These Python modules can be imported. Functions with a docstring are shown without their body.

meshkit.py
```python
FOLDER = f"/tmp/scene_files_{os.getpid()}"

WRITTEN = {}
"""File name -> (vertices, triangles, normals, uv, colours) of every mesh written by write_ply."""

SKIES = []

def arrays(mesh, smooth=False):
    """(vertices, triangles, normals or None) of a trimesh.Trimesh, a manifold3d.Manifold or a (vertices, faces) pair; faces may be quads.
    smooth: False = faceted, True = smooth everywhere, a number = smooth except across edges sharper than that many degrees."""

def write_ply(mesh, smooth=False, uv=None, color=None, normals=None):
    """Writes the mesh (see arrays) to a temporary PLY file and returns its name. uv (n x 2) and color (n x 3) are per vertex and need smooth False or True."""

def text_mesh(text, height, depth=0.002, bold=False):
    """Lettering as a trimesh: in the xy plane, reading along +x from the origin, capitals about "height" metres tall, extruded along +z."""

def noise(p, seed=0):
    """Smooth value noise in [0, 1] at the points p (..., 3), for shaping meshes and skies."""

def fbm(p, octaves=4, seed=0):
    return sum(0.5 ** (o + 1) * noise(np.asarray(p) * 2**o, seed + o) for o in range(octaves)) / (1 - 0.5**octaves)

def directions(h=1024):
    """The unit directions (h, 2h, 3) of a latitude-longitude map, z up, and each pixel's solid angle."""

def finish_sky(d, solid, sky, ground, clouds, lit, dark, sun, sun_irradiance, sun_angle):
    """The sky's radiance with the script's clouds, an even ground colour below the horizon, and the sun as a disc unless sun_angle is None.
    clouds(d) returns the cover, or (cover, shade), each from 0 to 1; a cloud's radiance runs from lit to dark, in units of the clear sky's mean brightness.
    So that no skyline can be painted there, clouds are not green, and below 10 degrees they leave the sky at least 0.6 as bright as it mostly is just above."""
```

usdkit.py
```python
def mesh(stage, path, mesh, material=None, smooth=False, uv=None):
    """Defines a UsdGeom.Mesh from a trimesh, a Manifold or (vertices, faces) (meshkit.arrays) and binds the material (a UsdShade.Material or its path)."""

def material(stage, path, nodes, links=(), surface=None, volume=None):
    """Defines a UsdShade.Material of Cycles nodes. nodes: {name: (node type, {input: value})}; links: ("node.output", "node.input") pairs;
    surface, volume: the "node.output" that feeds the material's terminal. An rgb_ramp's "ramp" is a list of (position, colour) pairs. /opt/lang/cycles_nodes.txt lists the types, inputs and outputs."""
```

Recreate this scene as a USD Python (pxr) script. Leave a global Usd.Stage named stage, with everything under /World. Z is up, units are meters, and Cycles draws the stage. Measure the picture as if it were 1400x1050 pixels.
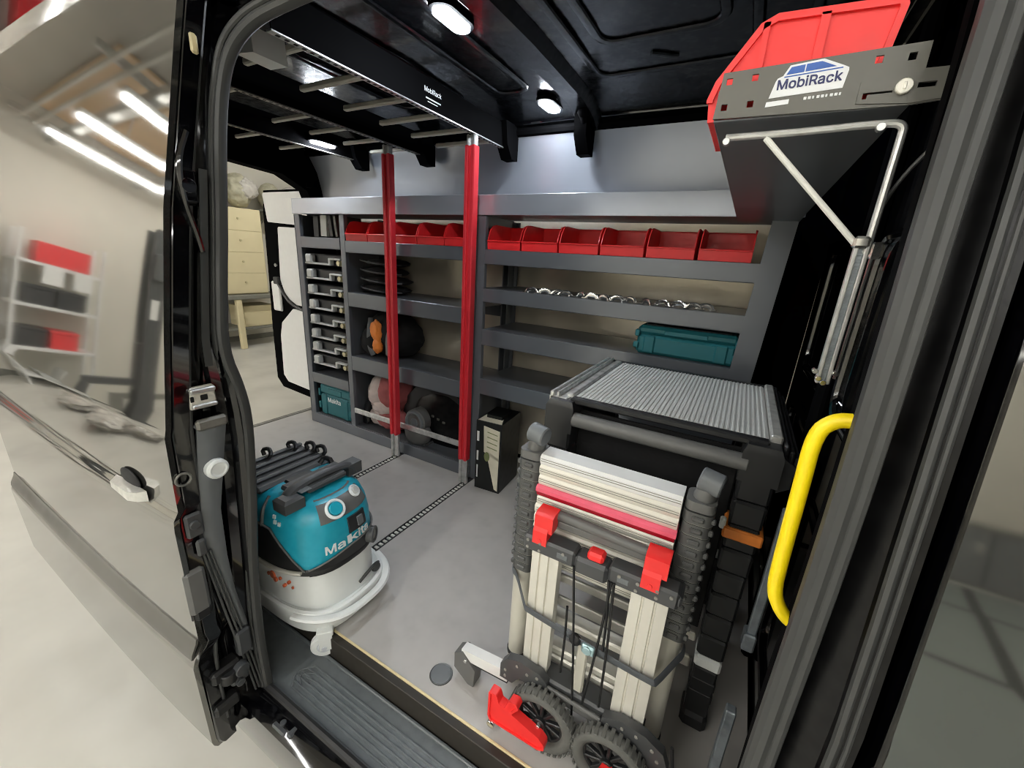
import math, random
import numpy as np, trimesh, usdkit, meshkit
from pxr import Usd, UsdGeom, UsdLux, UsdShade, Gf, Sdf
from shapely.geometry import Polygon, Point, box as sbox, LineString
from shapely.ops import unary_union

stage = Usd.Stage.CreateInMemory()
UsdGeom.SetStageUpAxis(stage, UsdGeom.Tokens.z)
UsdGeom.SetStageMetersPerUnit(stage, 1.0)
W = UsdGeom.Xform.Define(stage, '/World')
stage.SetDefaultPrim(W.GetPrim())
rng = np.random.default_rng(7)
# z = 0 is the load floor of the van, x runs to the van's nose, y runs into the van
GZ = -0.62
# ------------------------------------------------------------------ camera
cam = UsdGeom.Camera.Define(stage, '/World/camera')
R_ = np.array([[0.868404747, 0.492292605, 0.059339582], [0.195423851, -0.229806007, -0.953414242], [-0.455722189, 0.839545823, -0.295770347]])
m = np.eye(4); m[0, :3] = R_[0]; m[1, :3] = -R_[1]; m[2, :3] = -R_[2]; m[3, :3] = (0, 0, 1.3)
cam.AddTransformOp().Set(Gf.Matrix4d(*m.ravel().tolist()))
cam.CreateHorizontalApertureAttr(36.0); cam.CreateVerticalApertureAttr(27.0)
cam.CreateFocalLengthAttr(36.0 * 555 / 1400); cam.CreateClippingRangeAttr(Gf.Vec2f(0.02, 200))
cam.CreateExposureAttr(0.1)
# light: the workshop's fluorescent tubes and the van's lamps (built below with these strengths); no daylight
TUBE_POWER, LAMP_POWER = 31.0, 190.0

# ------------------------------------------------------------------ materials
def s2l(c):
    c = np.array(c, float) / 255
    return np.where(c < .04045, c / 12.92, ((c + .055) / 1.055) ** 2.4)
def mat(name, rgb, rough=.5, metal=0., amt=.06, scale=30, bump=0., bscale=200, coat=0., rvar=.05, emit=None, **kw):
    c = s2l(rgb)
    nodes = {'tc': ('texture_coordinate', {}), 'n': ('noise_texture', {'scale': scale, 'detail': 4}),
             'r': ('rgb_ramp', {'ramp': [(.25, tuple(c * (1 - amt))), (.75, tuple(np.minimum(c * (1 + amt), 1)))]}),
             'rr': ('map_range', {'from_min': .3, 'from_max': .7, 'to_min': max(rough - rvar, .01), 'to_max': rough + rvar}),
             'p': ('principled_bsdf', {'metallic': metal, 'coat_weight': coat, **kw})}
    links = [('tc.object', 'n.vector'), ('n.fac', 'r.fac'), ('r.color', 'p.base_color'), ('n.fac', 'rr.value'), ('rr.result', 'p.roughness')]
    if bump:
        nodes['bn'] = ('noise_texture', {'scale': bscale, 'detail': 3}); nodes['b'] = ('bump', {'strength': bump, 'distance': .002})
        links += [('tc.object', 'bn.vector'), ('bn.fac', 'b.height'), ('b.normal', 'p.normal')]
    if emit:
        nodes['p'][1]['emission_color'] = tuple(s2l(emit[0])); nodes['p'][1]['emission_strength'] = emit[1]
    return usdkit.material(stage, '/World/Looks/' + name, nodes, links, surface='p.BSDF')
M = {}
def mk(name, *a, **k): M[name] = mat(name, *a, **k)
mk('concrete', (194, 192, 184), .35, amt=.10, scale=1.6, bump=.15, bscale=40)
mk('wall_paint', (212, 208, 197), .7, amt=.03, scale=2)
mk('ceiling_paint', (196, 192, 184), .7, amt=.04, scale=2)
mk('tan_panel', (224, 190, 146), .5, amt=.05, scale=3)
mk('rail_steel', (205, 205, 200), .35, metal=.6)
mk('lift_grey', (62, 64, 66), .45)
mk('tube_glow', (255, 255, 255), .5, emit=((251, 250, 246), TUBE_POWER))
mk('lamp_glow', (255, 255, 255), .5, emit=((238, 246, 255), LAMP_POWER))
mk('skin_paint', (138, 137, 133), .05, metal=.92, amt=.01, rvar=.01, scale=3)
mk('black_paint', (6, 6, 8), .08, amt=.02, rvar=.02, coat=1.0)
mk('roof_paint', (13, 15, 18), .25, amt=.04, rvar=.03, coat=.4)
mk('inner_black', (9, 9, 10), .8, amt=.05, specular_ior_level=.02)
mk('satin_black', (20, 20, 21), .5, amt=.08)
mk('rubber', (56, 57, 56), .5, amt=.05)
mk('rubber_dark', (34, 34, 35), .55, amt=.08)
mk('strap_grey', (104, 108, 110), .45)
mk('webbing', (86, 90, 94), .6)
mk('jamb_black', (10, 10, 11), .3, amt=.05, specular_ior_level=.25)
mk('deck_alu', (200, 201, 197), .4, metal=.12, amt=.03)
mk('door_trim', (92, 91, 87), .22, metal=.6, amt=.01, scale=2)
mk('floor_plate', (112, 122, 118), .4, amt=.06, scale=3)
mk('tub_black', (7, 7, 8), .35, specular_ior_level=.3)
mk('trim_grey', (120, 118, 112), .3, metal=.3)
mk('vinyl', (178, 175, 171), .38, amt=.05, scale=14, bump=.08, bscale=300)
mk('edge_strip', (222, 206, 160), .4)
mk('ply', (46, 42, 36), .6, amt=.15, scale=40)
mk('tread', (98, 103, 105), .36, amt=.08, bump=.1, bscale=150)
mk('alu', (205, 206, 204), .32, metal=.75, amt=.03)
mk('alu_warm', (222, 219, 208), .42, metal=.35, amt=.03)
mk('chrome', (222, 222, 220), .16, metal=.95)
mk('white_plastic', (226, 226, 224), .45, amt=.02)
mk('off_white', (214, 214, 206), .5, amt=.02)
mk('shelf_grey', (98, 101, 105), .34, metal=.25, amt=.015, rvar=.01, scale=3)
mk('shelf_edge', (112, 116, 122), .3, metal=.45, amt=.015, rvar=.01, scale=3)
mk('back_panel', (218, 210, 192), .26, metal=.35, amt=.04, scale=4)
mk('upper_panel', (176, 181, 190), .27, metal=.5, amt=.015, rvar=.01, scale=3)
mk('red_alu', (220, 52, 62), .32, metal=.15, amt=.015, rvar=.01)
mk('red_plastic', (232, 46, 50), .38, amt=.03)
mk('red_bright', (238, 50, 48), .4, amt=.03)
mk('pink_red', (226, 92, 116), .4)
mk('deep_red', (158, 6, 32), .4)
mk('case_dark', (40, 41, 43), .5)
mk('case_grey', (196, 197, 194), .45)
mk('brass', (196, 186, 150), .4, metal=.4)
mk('teal_case', (30, 108, 116), .5)
mk('teal', (32, 160, 184), .33, amt=.03)
mk('text_white', (232, 236, 236), .5)
mk('black_plastic', (30, 31, 32), .42, amt=.08)
mk('dark_grey_plastic', (70, 71, 72), .42, amt=.05)
mk('mid_grey_plastic', (98, 98, 96), .45, amt=.05)
mk('light_grey_plastic', (224, 227, 225), .4, amt=.02)
mk('black_fabric', (14, 14, 15), .9, amt=.2, bump=.5, bscale=120)
mk('orange', (232, 134, 50), .5, amt=.12)
mk('rust_orange', (196, 92, 52), .55, amt=.2)
mk('white_fabric', (205, 190, 184), .85, amt=.08, bump=.4, bscale=60)
mk('pink_fabric', (168, 92, 92), .85, amt=.1, bump=.4, bscale=60)
mk('tube_beige', (196, 193, 180), .4, amt=.03)
mk('collar_grey', (78, 79, 78), .42, amt=.05)
mk('collar_seam', (140, 138, 130), .4, amt=.05)
mk('tyre', (92, 92, 88), .75, amt=.1, bump=.3)
mk('yellow', (240, 212, 8), .38, amt=.03)
mk('plate_grey', (94, 93, 87), .42, metal=.2, amt=.04)
mk('hole_black', (8, 8, 8), .8)
mk('sticker_white', (222, 224, 226), .4)
mk('sticker_blue', (52, 92, 168), .4)
mk('sticker_navy', (34, 40, 90), .4)
mk('sticker_red', (200, 60, 52), .5)
mk('box_black', (18, 20, 19), .4)
mk('box_print', (214, 208, 186), .5, amt=.06)
mk('print_olive', (120, 128, 84), .5, amt=.15)
mk('cab_beige', (216, 204, 166), .5, amt=.03, scale=3)
mk('bench_grey', (120, 120, 112), .5)
mk('packing', (178, 174, 152), .8, amt=.25, scale=9, bump=.6, bscale=30)
mk('plastic_film', (188, 184, 176), .25, amt=.2, scale=7, bump=.8, bscale=18)
mk('paper', (235, 235, 232), .7)
mk('galv', (150, 158, 164), .34, metal=.7, amt=.18, scale=25)
mk('buckle', (168, 196, 200), .35, metal=.5)
mk('drain', (74, 76, 76), .6, amt=.2, scale=20)
mk('lens', (200, 205, 210), .3)

# ------------------------------------------------------------------ mesh helpers
A = np.asarray
def cat(*ms):
    ms = [x for x in ms if x is not None]
    return trimesh.util.concatenate(ms)
def cb(x0, x1, y0, y1, z0, z1, b=.003):
    x0, x1 = min(x0, x1), max(x0, x1); y0, y1 = min(y0, y1), max(y0, y1); z0, z1 = min(z0, z1), max(z0, z1)
    b = min(b, .45 * (x1 - x0), .45 * (y1 - y0), .45 * (z1 - z0))
    p = []
    for sx in (0, 1):
        for sy in (0, 1):
            for sz in (0, 1):
                c = A([x1 if sx else x0, y1 if sy else y0, z1 if sz else z0]); i = A([-1 if sx else 1, -1 if sy else 1, -1 if sz else 1]) * b
                for k in range(3):
                    q = c + i; q[k] = c[k]; p.append(q)
    return trimesh.convex.convex_hull(A(p))
def hull(p): return trimesh.convex.convex_hull(A(p, float))
def cyl(p, q, r, n=14, r2=None):
    p, q = A(p, float), A(q, float); d = q - p; L = np.linalg.norm(d); d /= L
    u = np.cross(d, [0, 0, 1] if abs(d[2]) < .9 else [1, 0, 0]); u /= np.linalg.norm(u); v = np.cross(d, u)
    t = np.linspace(0, 2 * np.pi, n, endpoint=False); c = np.outer(np.cos(t), u) + np.outer(np.sin(t), v)
    r2 = r if r2 is None else r2; e = min(r, r2) * .12
    rings = [p + c * (r - e), p + d * e + c * r, q - d * e + c * r2, q + c * (r2 - e)]
    return loft(rings)
def loft(rings, caps=True, closed_u=True):
    n = len(rings[0]); V = np.vstack(rings); F = []
    for i in range(len(rings) - 1):
        for j in range(n if closed_u else n - 1):
            a, b2 = i * n + j, i * n + (j + 1) % n
            F += [[a, b2, b2 + n], [a, b2 + n, a + n]]
    V = list(V)
    if caps and closed_u:
        for k, flip in ((0, True), (len(rings) - 1, False)):
            V.append(rings[k].mean(0)); c = len(V) - 1
            for j in range(n):
                a, b2 = k * n + j, k * n + (j + 1) % n
                F.append([c, b2, a] if flip else [c, a, b2])
    t = trimesh.Trimesh(A(V), A(F), process=False)
    if caps and closed_u and t.volume < 0: t.invert()
    return t
def tube(pts, r, n=10, closed=False, smooth=0, sq=None):
    pts = A(pts, float)
    for _ in range(smooth):
        q = [] if closed else [pts[0]]
        L = len(pts)
        for i in range(L if closed else L - 1):
            a, b2 = pts[i], pts[(i + 1) % L]; q += [.75 * a + .25 * b2, .25 * a + .75 * b2]
        if not closed: q.append(pts[-1])
        pts = A(q)
    L = len(pts)
    tg = np.roll(pts, -1, 0) - np.roll(pts, 1, 0) if closed else np.gradient(pts, axis=0)
    tg /= np.maximum(np.linalg.norm(tg, axis=1, keepdims=True), 1e-9)
    u = np.cross(tg[0], [0, 0, 1] if abs(tg[0][2]) < .9 else [0, 1, 0]); u /= np.linalg.norm(u)
    th = np.linspace(0, 2 * np.pi, n, endpoint=False); rings = []
    for i in range(L):
        u = u - tg[i] * (u @ tg[i]); u /= np.linalg.norm(u); v = np.cross(tg[i], u)
        a, b2 = (r, r) if sq is None else sq
        rings.append(pts[i] + np.outer(np.cos(th) * a, u) + np.outer(np.sin(th) * b2, v))
    if closed:
        rings.append(rings[0]); return loft(rings, caps=False)
    return loft(rings)
def prism(poly, axis, a, b2):
    """poly in the two other axes (x,y)/(x,z)/(y,z) extruded from a to b2 along axis"""
    geoms = getattr(poly, 'geoms', [poly]); out = []
    for g in geoms:
        t = trimesh.creation.extrude_polygon(g, b2 - a, engine='earcut'); v = t.vertices.copy(); v[:, 2] += a
        if axis == 'z': w = v
        elif axis == 'y': w = v[:, [0, 2, 1]]
        else: w = v[:, [2, 0, 1]]
        t = trimesh.Trimesh(w, t.faces, process=False)
        if t.volume < 0: t.invert()
        out.append(t)
    return cat(*out)
def torus(c, axis, R, r, n=28, k=10):
    c = A(c, float); d = A(axis, float); d /= np.linalg.norm(d)
    u = np.cross(d, [0, 0, 1] if abs(d[2]) < .9 else [1, 0, 0]); u /= np.linalg.norm(u); v = np.cross(d, u)
    t = np.linspace(0, 2 * np.pi, n, endpoint=False)
    return tube(c + R * (np.outer(np.cos(t), u) + np.outer(np.sin(t), v)), r, k, closed=True)
def grid(f, us, vs, thick=None, ndir=(0, 1, 0)):
    """surface f(u,v)->xyz over us x vs, made solid by offset ndir*thick"""
    P = A([[f(u, v) for v in vs] for u in us]); n, k = len(us), len(vs)
    V = P.reshape(-1, 3); F = []
    for i in range(n - 1):
        for j in range(k - 1):
            a = i * k + j; F += [[a, a + k, a + k + 1], [a, a + k + 1, a + 1]]
    F = A(F)
    if thick:
        N = len(V); V = np.vstack([V, V + A(ndir) * thick]); G = F[:, ::-1] + N
        bd = [i * k for i in range(n)] + [(n - 1) * k + j for j in range(1, k)] + [i * k + k - 1 for i in range(n - 2, -1, -1)] + [j for j in range(k - 2, 0, -1)]
        S = []
        for a, b2 in zip(bd, bd[1:] + bd[:1]): S += [[a, a + N, b2 + N], [a, b2 + N, b2]]
        F = np.vstack([F, G, A(S)])
    t = trimesh.Trimesh(V, F, process=False)
    if thick and t.volume < 0: t.invert()
    return t
def rrect(x0, x1, y0, y1, r): return sbox(x0 + r, y0 + r, x1 - r, y1 - r).buffer(r, quad_segs=5)
def move(t, d): t = t.copy(); t.apply_translation(d); return t
def turn(t, ax, deg, at=(0, 0, 0)):
    t = t.copy(); t.apply_transform(trimesh.transformations.rotation_matrix(math.radians(deg), ax, at)); return t
def blob(c, r, seed=0, amt=.12, freq=2.5, sub=3, flat=1.0):
    t = trimesh.creation.icosphere(sub, 1.0); v = t.vertices
    v = v * (1 + amt * (meshkit.fbm(v * freq + 9.7 * seed, 3, seed)[:, None] - .5) * 2); v[:, 2] *= flat
    return trimesh.Trimesh(v * A(r) + A(c), t.faces, process=False)

# ------------------------------------------------------------------ scene helpers
COUNT, LOC = {}, {}
def numbered(parent, name):
    k = (parent, name); n = COUNT.get(k, 0); COUNT[k] = n + 1
    return name if n == 0 else f'{name}_{n:03d}'
def tag(prim, label=None, cat_=None, group=None, kind=None):
    for k, v in (('label', label), ('category', cat_), ('group', group), ('kind', kind)):
        if v: prim.SetCustomDataByKey(k, v)
def thing(name, label, cat_, loc=(0, 0, 0), rotz=0, group=None, kind=None):
    p = '/World/' + numbered('/World', name)
    x = UsdGeom.Xform.Define(stage, p); x.AddTranslateOp().Set(tuple(map(float, loc)))
    if rotz: x.AddRotateZOp().Set(float(rotz))
    LOC[p] = A(loc, float) if not rotz else None
    tag(x.GetPrim(), label, cat_, group, kind); return p
def obj(parent, name, mesh, material, label=None, smooth=32, kind=None):
    """mesh in world coordinates (or local ones when the thing was placed with local=True)"""
    p = parent + '/' + numbered(parent, name)
    off = LOC.get(parent); LOC[p] = off
    t = mesh if off is None else move(mesh, -off)
    g = usdkit.mesh(stage, p, t, M[material], smooth=smooth)
    tag(g.GetPrim(), label, None, None, kind); return p
def solo(name, mesh, material, label, cat_=None, loc=None, group=None, kind=None, smooth=32):
    p = '/World/' + numbered('/World', name)
    loc = A(loc if loc is not None else (0, 0, 0), float)
    g = usdkit.mesh(stage, p, move(mesh, -loc), M[material], smooth=smooth); UsdGeom.Xformable(g).AddTranslateOp().Set(tuple(map(float, loc)))
    LOC[p] = loc
    tag(g.GetPrim(), label, cat_, group, kind); return p
def dup(src, name, loc, label=None, rotz=0, group=None, scale=None):
    p = '/World/' + numbered('/World', name)
    x = UsdGeom.Xform.Define(stage, p); x.GetPrim().GetReferences().AddInternalReference(src)
    x.ClearXformOpOrder(); x.GetPrim().SetInstanceable(True)
    for n_ in ('xformOp:translate', 'xformOp:rotateZ', 'xformOp:scale'):
        pass
    UsdGeom.Xformable(x).MakeMatrixXform().Set(Gf.Matrix4d().SetRotate(Gf.Rotation(Gf.Vec3d(0, 0, 1), rotz)) * Gf.Matrix4d().SetTranslate(Gf.Vec3d(*map(float, loc))))
    was = stage.GetPrimAtPath(src).GetCustomData()
    tag(x.GetPrim(), label or was['label'], was['category'], group or was.get('group')); return p

# ------------------------------------------------------------------ profile of the van's near side
ZD = [-.30, -.18, -.16, .165, .19, .22, .25, .60, .628, .648, .67, .845, .865, 1.10, 1.36, 1.70, 2.0, 2.2]
YD = [.35, .335, .322, .314, .322, .344, .338, .336, .338, .352, .353, .357, .362, .396, .437, .510, .578, .622]
def yd(z): return float(np.interp(z, ZD, YD))                       # outer skin of the opened sliding door
ZA = [-.15, .15, .55, .82, .93, 1.03, 1.35, 1.61, 1.75, 2.0]
YA = [.49, .495, .520, .535, .530, .52, .562, .595, .64, .72]
def ya(z): return float(np.interp(z, ZA, YA))                       # plane of the door opening

# ================================================================== workshop
RX0, RX1, RY0, RY1, RZ1 = -8.7, 4.5, -8.4, 6.4, 3.5
solo('floor', cb(RX0 - .2, RX1 + .2, RY0 - .2, RY1 + .2, GZ - .1, GZ, .001), 'concrete', 'pale concrete workshop floor with faint stains around the van', kind='structure')
solo('wall_rear', cb(RX0 - .2, RX0, RY0, RY1, GZ, RZ1, .001), 'wall_paint', 'cream workshop wall behind the van', kind='structure')
solo('wall_front', cb(RX1, RX1 + .2, RY0, RY1, GZ, RZ1, .001), 'wall_paint', 'cream workshop wall ahead of the van', kind='structure')
solo('wall_left', cb(RX0, RX1, RY1, RY1 + .2, GZ, RZ1, .001), 'wall_paint', 'cream workshop wall on the far side of the van', kind='structure')
solo('wall_right', cb(RX0, RX1, RY0 - .2, RY0, GZ, RZ1, .001), 'wall_paint', 'cream workshop wall across from the open sliding door', kind='structure')
solo('ceiling', cb(RX0 - .2, RX1 + .2, RY0 - .2, RY1 + .2, RZ1, RZ1 + .2, .001), 'ceiling_paint', 'grey workshop ceiling', kind='structure')
for i, z in enumerate((-.62,)):
    solo('baseboard_rear', cb(RX0, RX0 + .02, RY0, RY1, GZ, GZ + .10), 'bench_grey', 'grey skirting along the rear workshop wall', kind='structure')
# fluorescent strip lamps under the workshop ceiling
def strip_lamp(label, x, y0, y1, z=2.98, group=None):
    t = thing('strip_light', label, 'ceiling light', (x, (y0 + y1) / 2, z))
    obj(t, 'housing', cat(cb(x - .09, x + .09, y0, y1, z + .04, z + .09), cyl((x, y0 + .6, z + .08), (x, y0 + .6, RZ1 - .001), .012), cyl((x, y1 - .6, z + .08), (x, y1 - .6, RZ1 - .001), .012)), 'white_plastic')
    obj(t, 'light_tube', hull([(x + a, yy, z + c) for yy in (y0 + .05, y1 - .05) for a, c in ((-.06, .035), (.06, .035), (-.05, .0), (.05, .0))]), 'tube_glow')
    return t
for x, y0, y1, lab in ((-7.6, -8.0, -.6, 'long fluorescent strip light nearest the rear workshop wall'), (-6.3, -8.0, -.6, 'long fluorescent strip light second from the rear workshop wall'), (-5.0, -8.0, -.6, 'long fluorescent strip light third from the rear workshop wall'),
                       (-3.2, -8.0, -.6, 'long fluorescent strip light over the rear of the van'), (-1.2, -8.0, -.6, 'long fluorescent strip light across from the sliding door'), (.9, -8.0, -.6, 'long fluorescent strip light across from the front door'),
                       (3.0, -8.0, -.6, 'long fluorescent strip light nearest the front wall'), (-6.4, 2.2, 6.0, 'long fluorescent strip light above the benches behind the van')):
    strip_lamp(lab, x, y0, y1)

# ================================================================== the van
VAN = thing('van', 'black panel van with its sliding door slid back and rear doors open', 'van', (-1.2, 1.4, GZ))
P = lambda name, mesh, material, parent=None, label=None, **k: obj(parent or VAN, name, mesh, material, label, **k)
# floor panels between the lashing rails
for x0, x1 in ((-2.95, -1.825), (-1.785, -1.262), (-1.222, .26)):
    P('floor_panel', cb(x0, x1, .703, 2.24, -.020, 0, .001), 'vinyl')
    P('floor_board', cb(x0, x1, .703, 2.24, -.045, -.0205, .001), 'ply')
for xc in (-1.805, -1.242):
    rail = cb(xc - .018, xc + .018, .703, 2.2, -.03, -.006, .001)
    P('lashing_rail', cat(rail, cb(xc - .0195, xc - .012, .703, 2.2, -.03, .0, .0008), cb(xc + .012, xc + .0195, .703, 2.2, -.03, .0, .0008)), 'rubber_dark')
    ys = np.arange(.73, 1.78, .025)
    P('rail_lip', cat(*[cat(cb(xc - .012, xc + .012, y, y + .014, -.008, .0008, .003)) for y in ys]), 'off_white', kind='stuff')
P('floor_edge_strip', cb(-1.50, .15, .697, .7035, -.014, .002, .001), 'edge_strip')
P('step_riser', cat(cb(-1.50, .15, .672, .697, -.088, -.002, .002)), 'ply')
# side step with moulded ribs
P('step_tread', cat(cb(-1.50, .15, .50, .668, -.12, -.087, .004), cb(-1.50, .15, .50, .512, -.12, -.078, .003), cb(-1.50, .15, .657, .668, -.12, -.079, .003)), 'tread')
ribs = []
for k, y in enumerate((.535, .552, .569, .586, .603, .62)):
    ins = .03 + .012 * abs(k - 2.5)
    ribs.append(tube([(-1.10 + ins, y, -.086), (.12 - ins, y, -.086)], .0035, 6))
for k in range(3):
    y0, y1 = .535 + .017 * k, .62 - .017 * k + .0
    xx = -1.10 + .0 + .02 * k
    ribs.append(tube([(xx + .06, y0, -.086), (xx + .02, (y0 + y1) / 2, -.086), (xx + .06, y1, -.086)], .0035, 6, smooth=2))
P('tread_ribs', cat(*ribs), 'tread', kind='stuff')
# sill below the step
sill = Polygon([(.50, -.075), (.455, -.082), (.425, -.10), (.418, -.16), (.43, -.26), (.62, -.30), (.66, -.12), (.50, -.12)])
P('sill', prism(sill, 'x', -1.22, .22), 'black_paint')
P('sill_seal', tube([(-1.14, .492, -.072), (.15, .492, -.072)], .012, 8), 'rubber_dark')
P('sill_bracket', cat(cb(-.99, -.93, .435, .48, -.098, -.086, .004), cyl((-.96, .455, -.09), (-.96, .455, -.078), .009), cb(-.925, -.905, .44, .47, -.098, -.08, .004)), 'lift_grey')
# underbody so that the van stands closed
P('underbody', cb(-3.0, 1.9, .68, 2.2, -.30, -.13, .01), 'satin_black')
def wheel(x, y0, y1, rad=.34):
    zc = GZ + rad; yc = (y0 + y1) / 2
    w = P('wheel', cat(torus((x, yc, zc), (0, 1, 0), rad - .1, .098, 32, 12)), 'tyre')
    P('rim', cat(cyl((x, yc - .06, zc), (x, yc + .06, zc), rad - .15, 20)), 'alu', w)
for x in (-2.3, 1.35):
    for a in ((.62, .82), (1.98, 2.18)): wheel(x, *a)
# far side wall, panelling and roof
zz = [-.13, .2, .8, 1.3, 1.6, 1.8, 1.92]; yy = [2.26, 2.275, 2.27, 2.24, 2.215, 2.17, 2.10]
yf = lambda z: float(np.interp(z, zz, yy))
P('side_wall', grid(lambda u, v: (u, yf(v), v), [-2.98, -1.5, .27], zz, .03), 'inner_black')
P('wall_panel', grid(lambda u, v: (u, yf(v) - .012, v), np.linspace(-2.9, .085, 3), [.02, .5, 1.0, 1.54], .010), 'back_panel', label='beige panel lining the van wall behind the shelves')
P('upper_wall_panel', grid(lambda u, v: (u, yf(v) - .014, v), np.linspace(-2.90, .10, 3), [1.545, 1.70, 1.81, 1.915], .010), 'upper_panel', label='shiny grey panel above the shelves')
roof = [(.56, 1.80), (.60, 1.90), (.68, 1.965), (.9, 1.995), (1.4, 2.005), (1.9, 1.995), (2.06, 1.96), (2.12, 1.91)]
rz = lambda y: float(np.interp(y, [a for a, _ in roof], [b for _, b in roof]))
P('roof', grid(lambda u, v: (u, roof[v][0], roof[v][1]), [-2.98, -1.4, .27], range(len(roof)), .03, (0, 0, 1)), 'roof_paint')
def roof_path(pts): return [(x, y, rz(y) - .004) for x, y in pts]
def roof_loop(x0, x1, y0, y1, r=.06):
    c = list(rrect(x0, x1, y0, y1, r).exterior.coords)[:-1]
    return tube(roof_path(c), .012, 8, closed=True, sq=(.016, .006))
for x0, x1, y0, y1 in ((-.66, -.12, .92, 1.78), (-.58, -.20, 1.02, 1.55), (.02, .22, .92, 1.78), (-1.13, -.98, .95, 1.8), (-1.70, -1.32, .95, 1.8)):
    P('roof_swage', roof_loop(x0, x1, y0, y1), 'roof_paint')
P('roof_swage', tube(roof_path([(-.44, 1.66), (-.36, 1.71)]), .012, 8, sq=(.012, .006)), 'roof_paint')
for x in (-.80, -2.62):
    ys = np.linspace(.66, 2.09, 22)
    P('roof_bow', grid(lambda u, v: (x + u, v, rz(v) - (.035 if abs(u) < .04 else .002)), [-.065, -.039, .039, .065], ys, .006, (0, 0, 1)), 'roof_paint')
P('roof_rail', tube([(-2.95, 2.095, 1.925), (.25, 2.095, 1.925)], .022, 8), 'inner_black')
P('roof_rail', tube([(-2.9, 2.075, 1.945), (-.9, 2.06, 1.955), (.25, 2.075, 1.945)], .008, 8), 'black_paint')
# bulkhead behind the seats
P('bulkhead', grid(lambda u, v: (.27 + .0, u, v), [.50, 1.0, 1.6, 2.24], [-.12, .6, 1.2, 1.7, 1.98], .02, (1, 0, 0)), 'black_paint')
for y0, y1, z0, z1 in ((.85, 1.35, .15, .70), (.85, 1.35, .95, 1.40), (1.5, 2.0, .2, .8), (1.5, 2.0, .95, 1.4)):
    c = list(rrect(y0, y1, z0, z1, .07).exterior.coords)[:-1]
    P('bulkhead_swage', tube([(.268, a, b) for a, b in c], .012, 8, closed=True), 'black_paint')
for y in (.78, 1.42): P('bulkhead_rib', cb(.235, .268, y - .035, y + .035, 0, 1.9, .012), 'inner_black')
P('track_strip', cat(cb(.150, .172, .86, .885, .015, .33, .003), cb(.146, .152, .85, .895, .015, .07, .002), cyl((.143, .872, .045), (.152, .872, .045), .008)), 'galv', label='galvanised seat track strip')
P('track_strip', cat(cb(.168, .188, .99, 1.01, .42, .80, .003), cb(.162, .19, .98, 1.02, .40, .45, .004)), 'galv', label='galvanised seat track strip')
# rear opening
P('rear_frame', cat(prism(Polygon([(.5, 1.74), (1.5, 1.785), (1.9, 1.76), (2.08, 1.68), (2.13, 1.55), (2.15, -.05), (2.30, -.05), (2.28, 1.6), (2.14, 1.93), (2.0, 2.03), (.6, 2.03)]), 'x', -3.03, -2.93),
    cb(-2.99, -2.90, 2.06, 2.10, 1.70, 1.735, .006)), 'inner_black')
P('rear_sill', cb(-2.99, -2.945, .60, 2.2, -.06, .004, .004), 'trim_grey')
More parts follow.
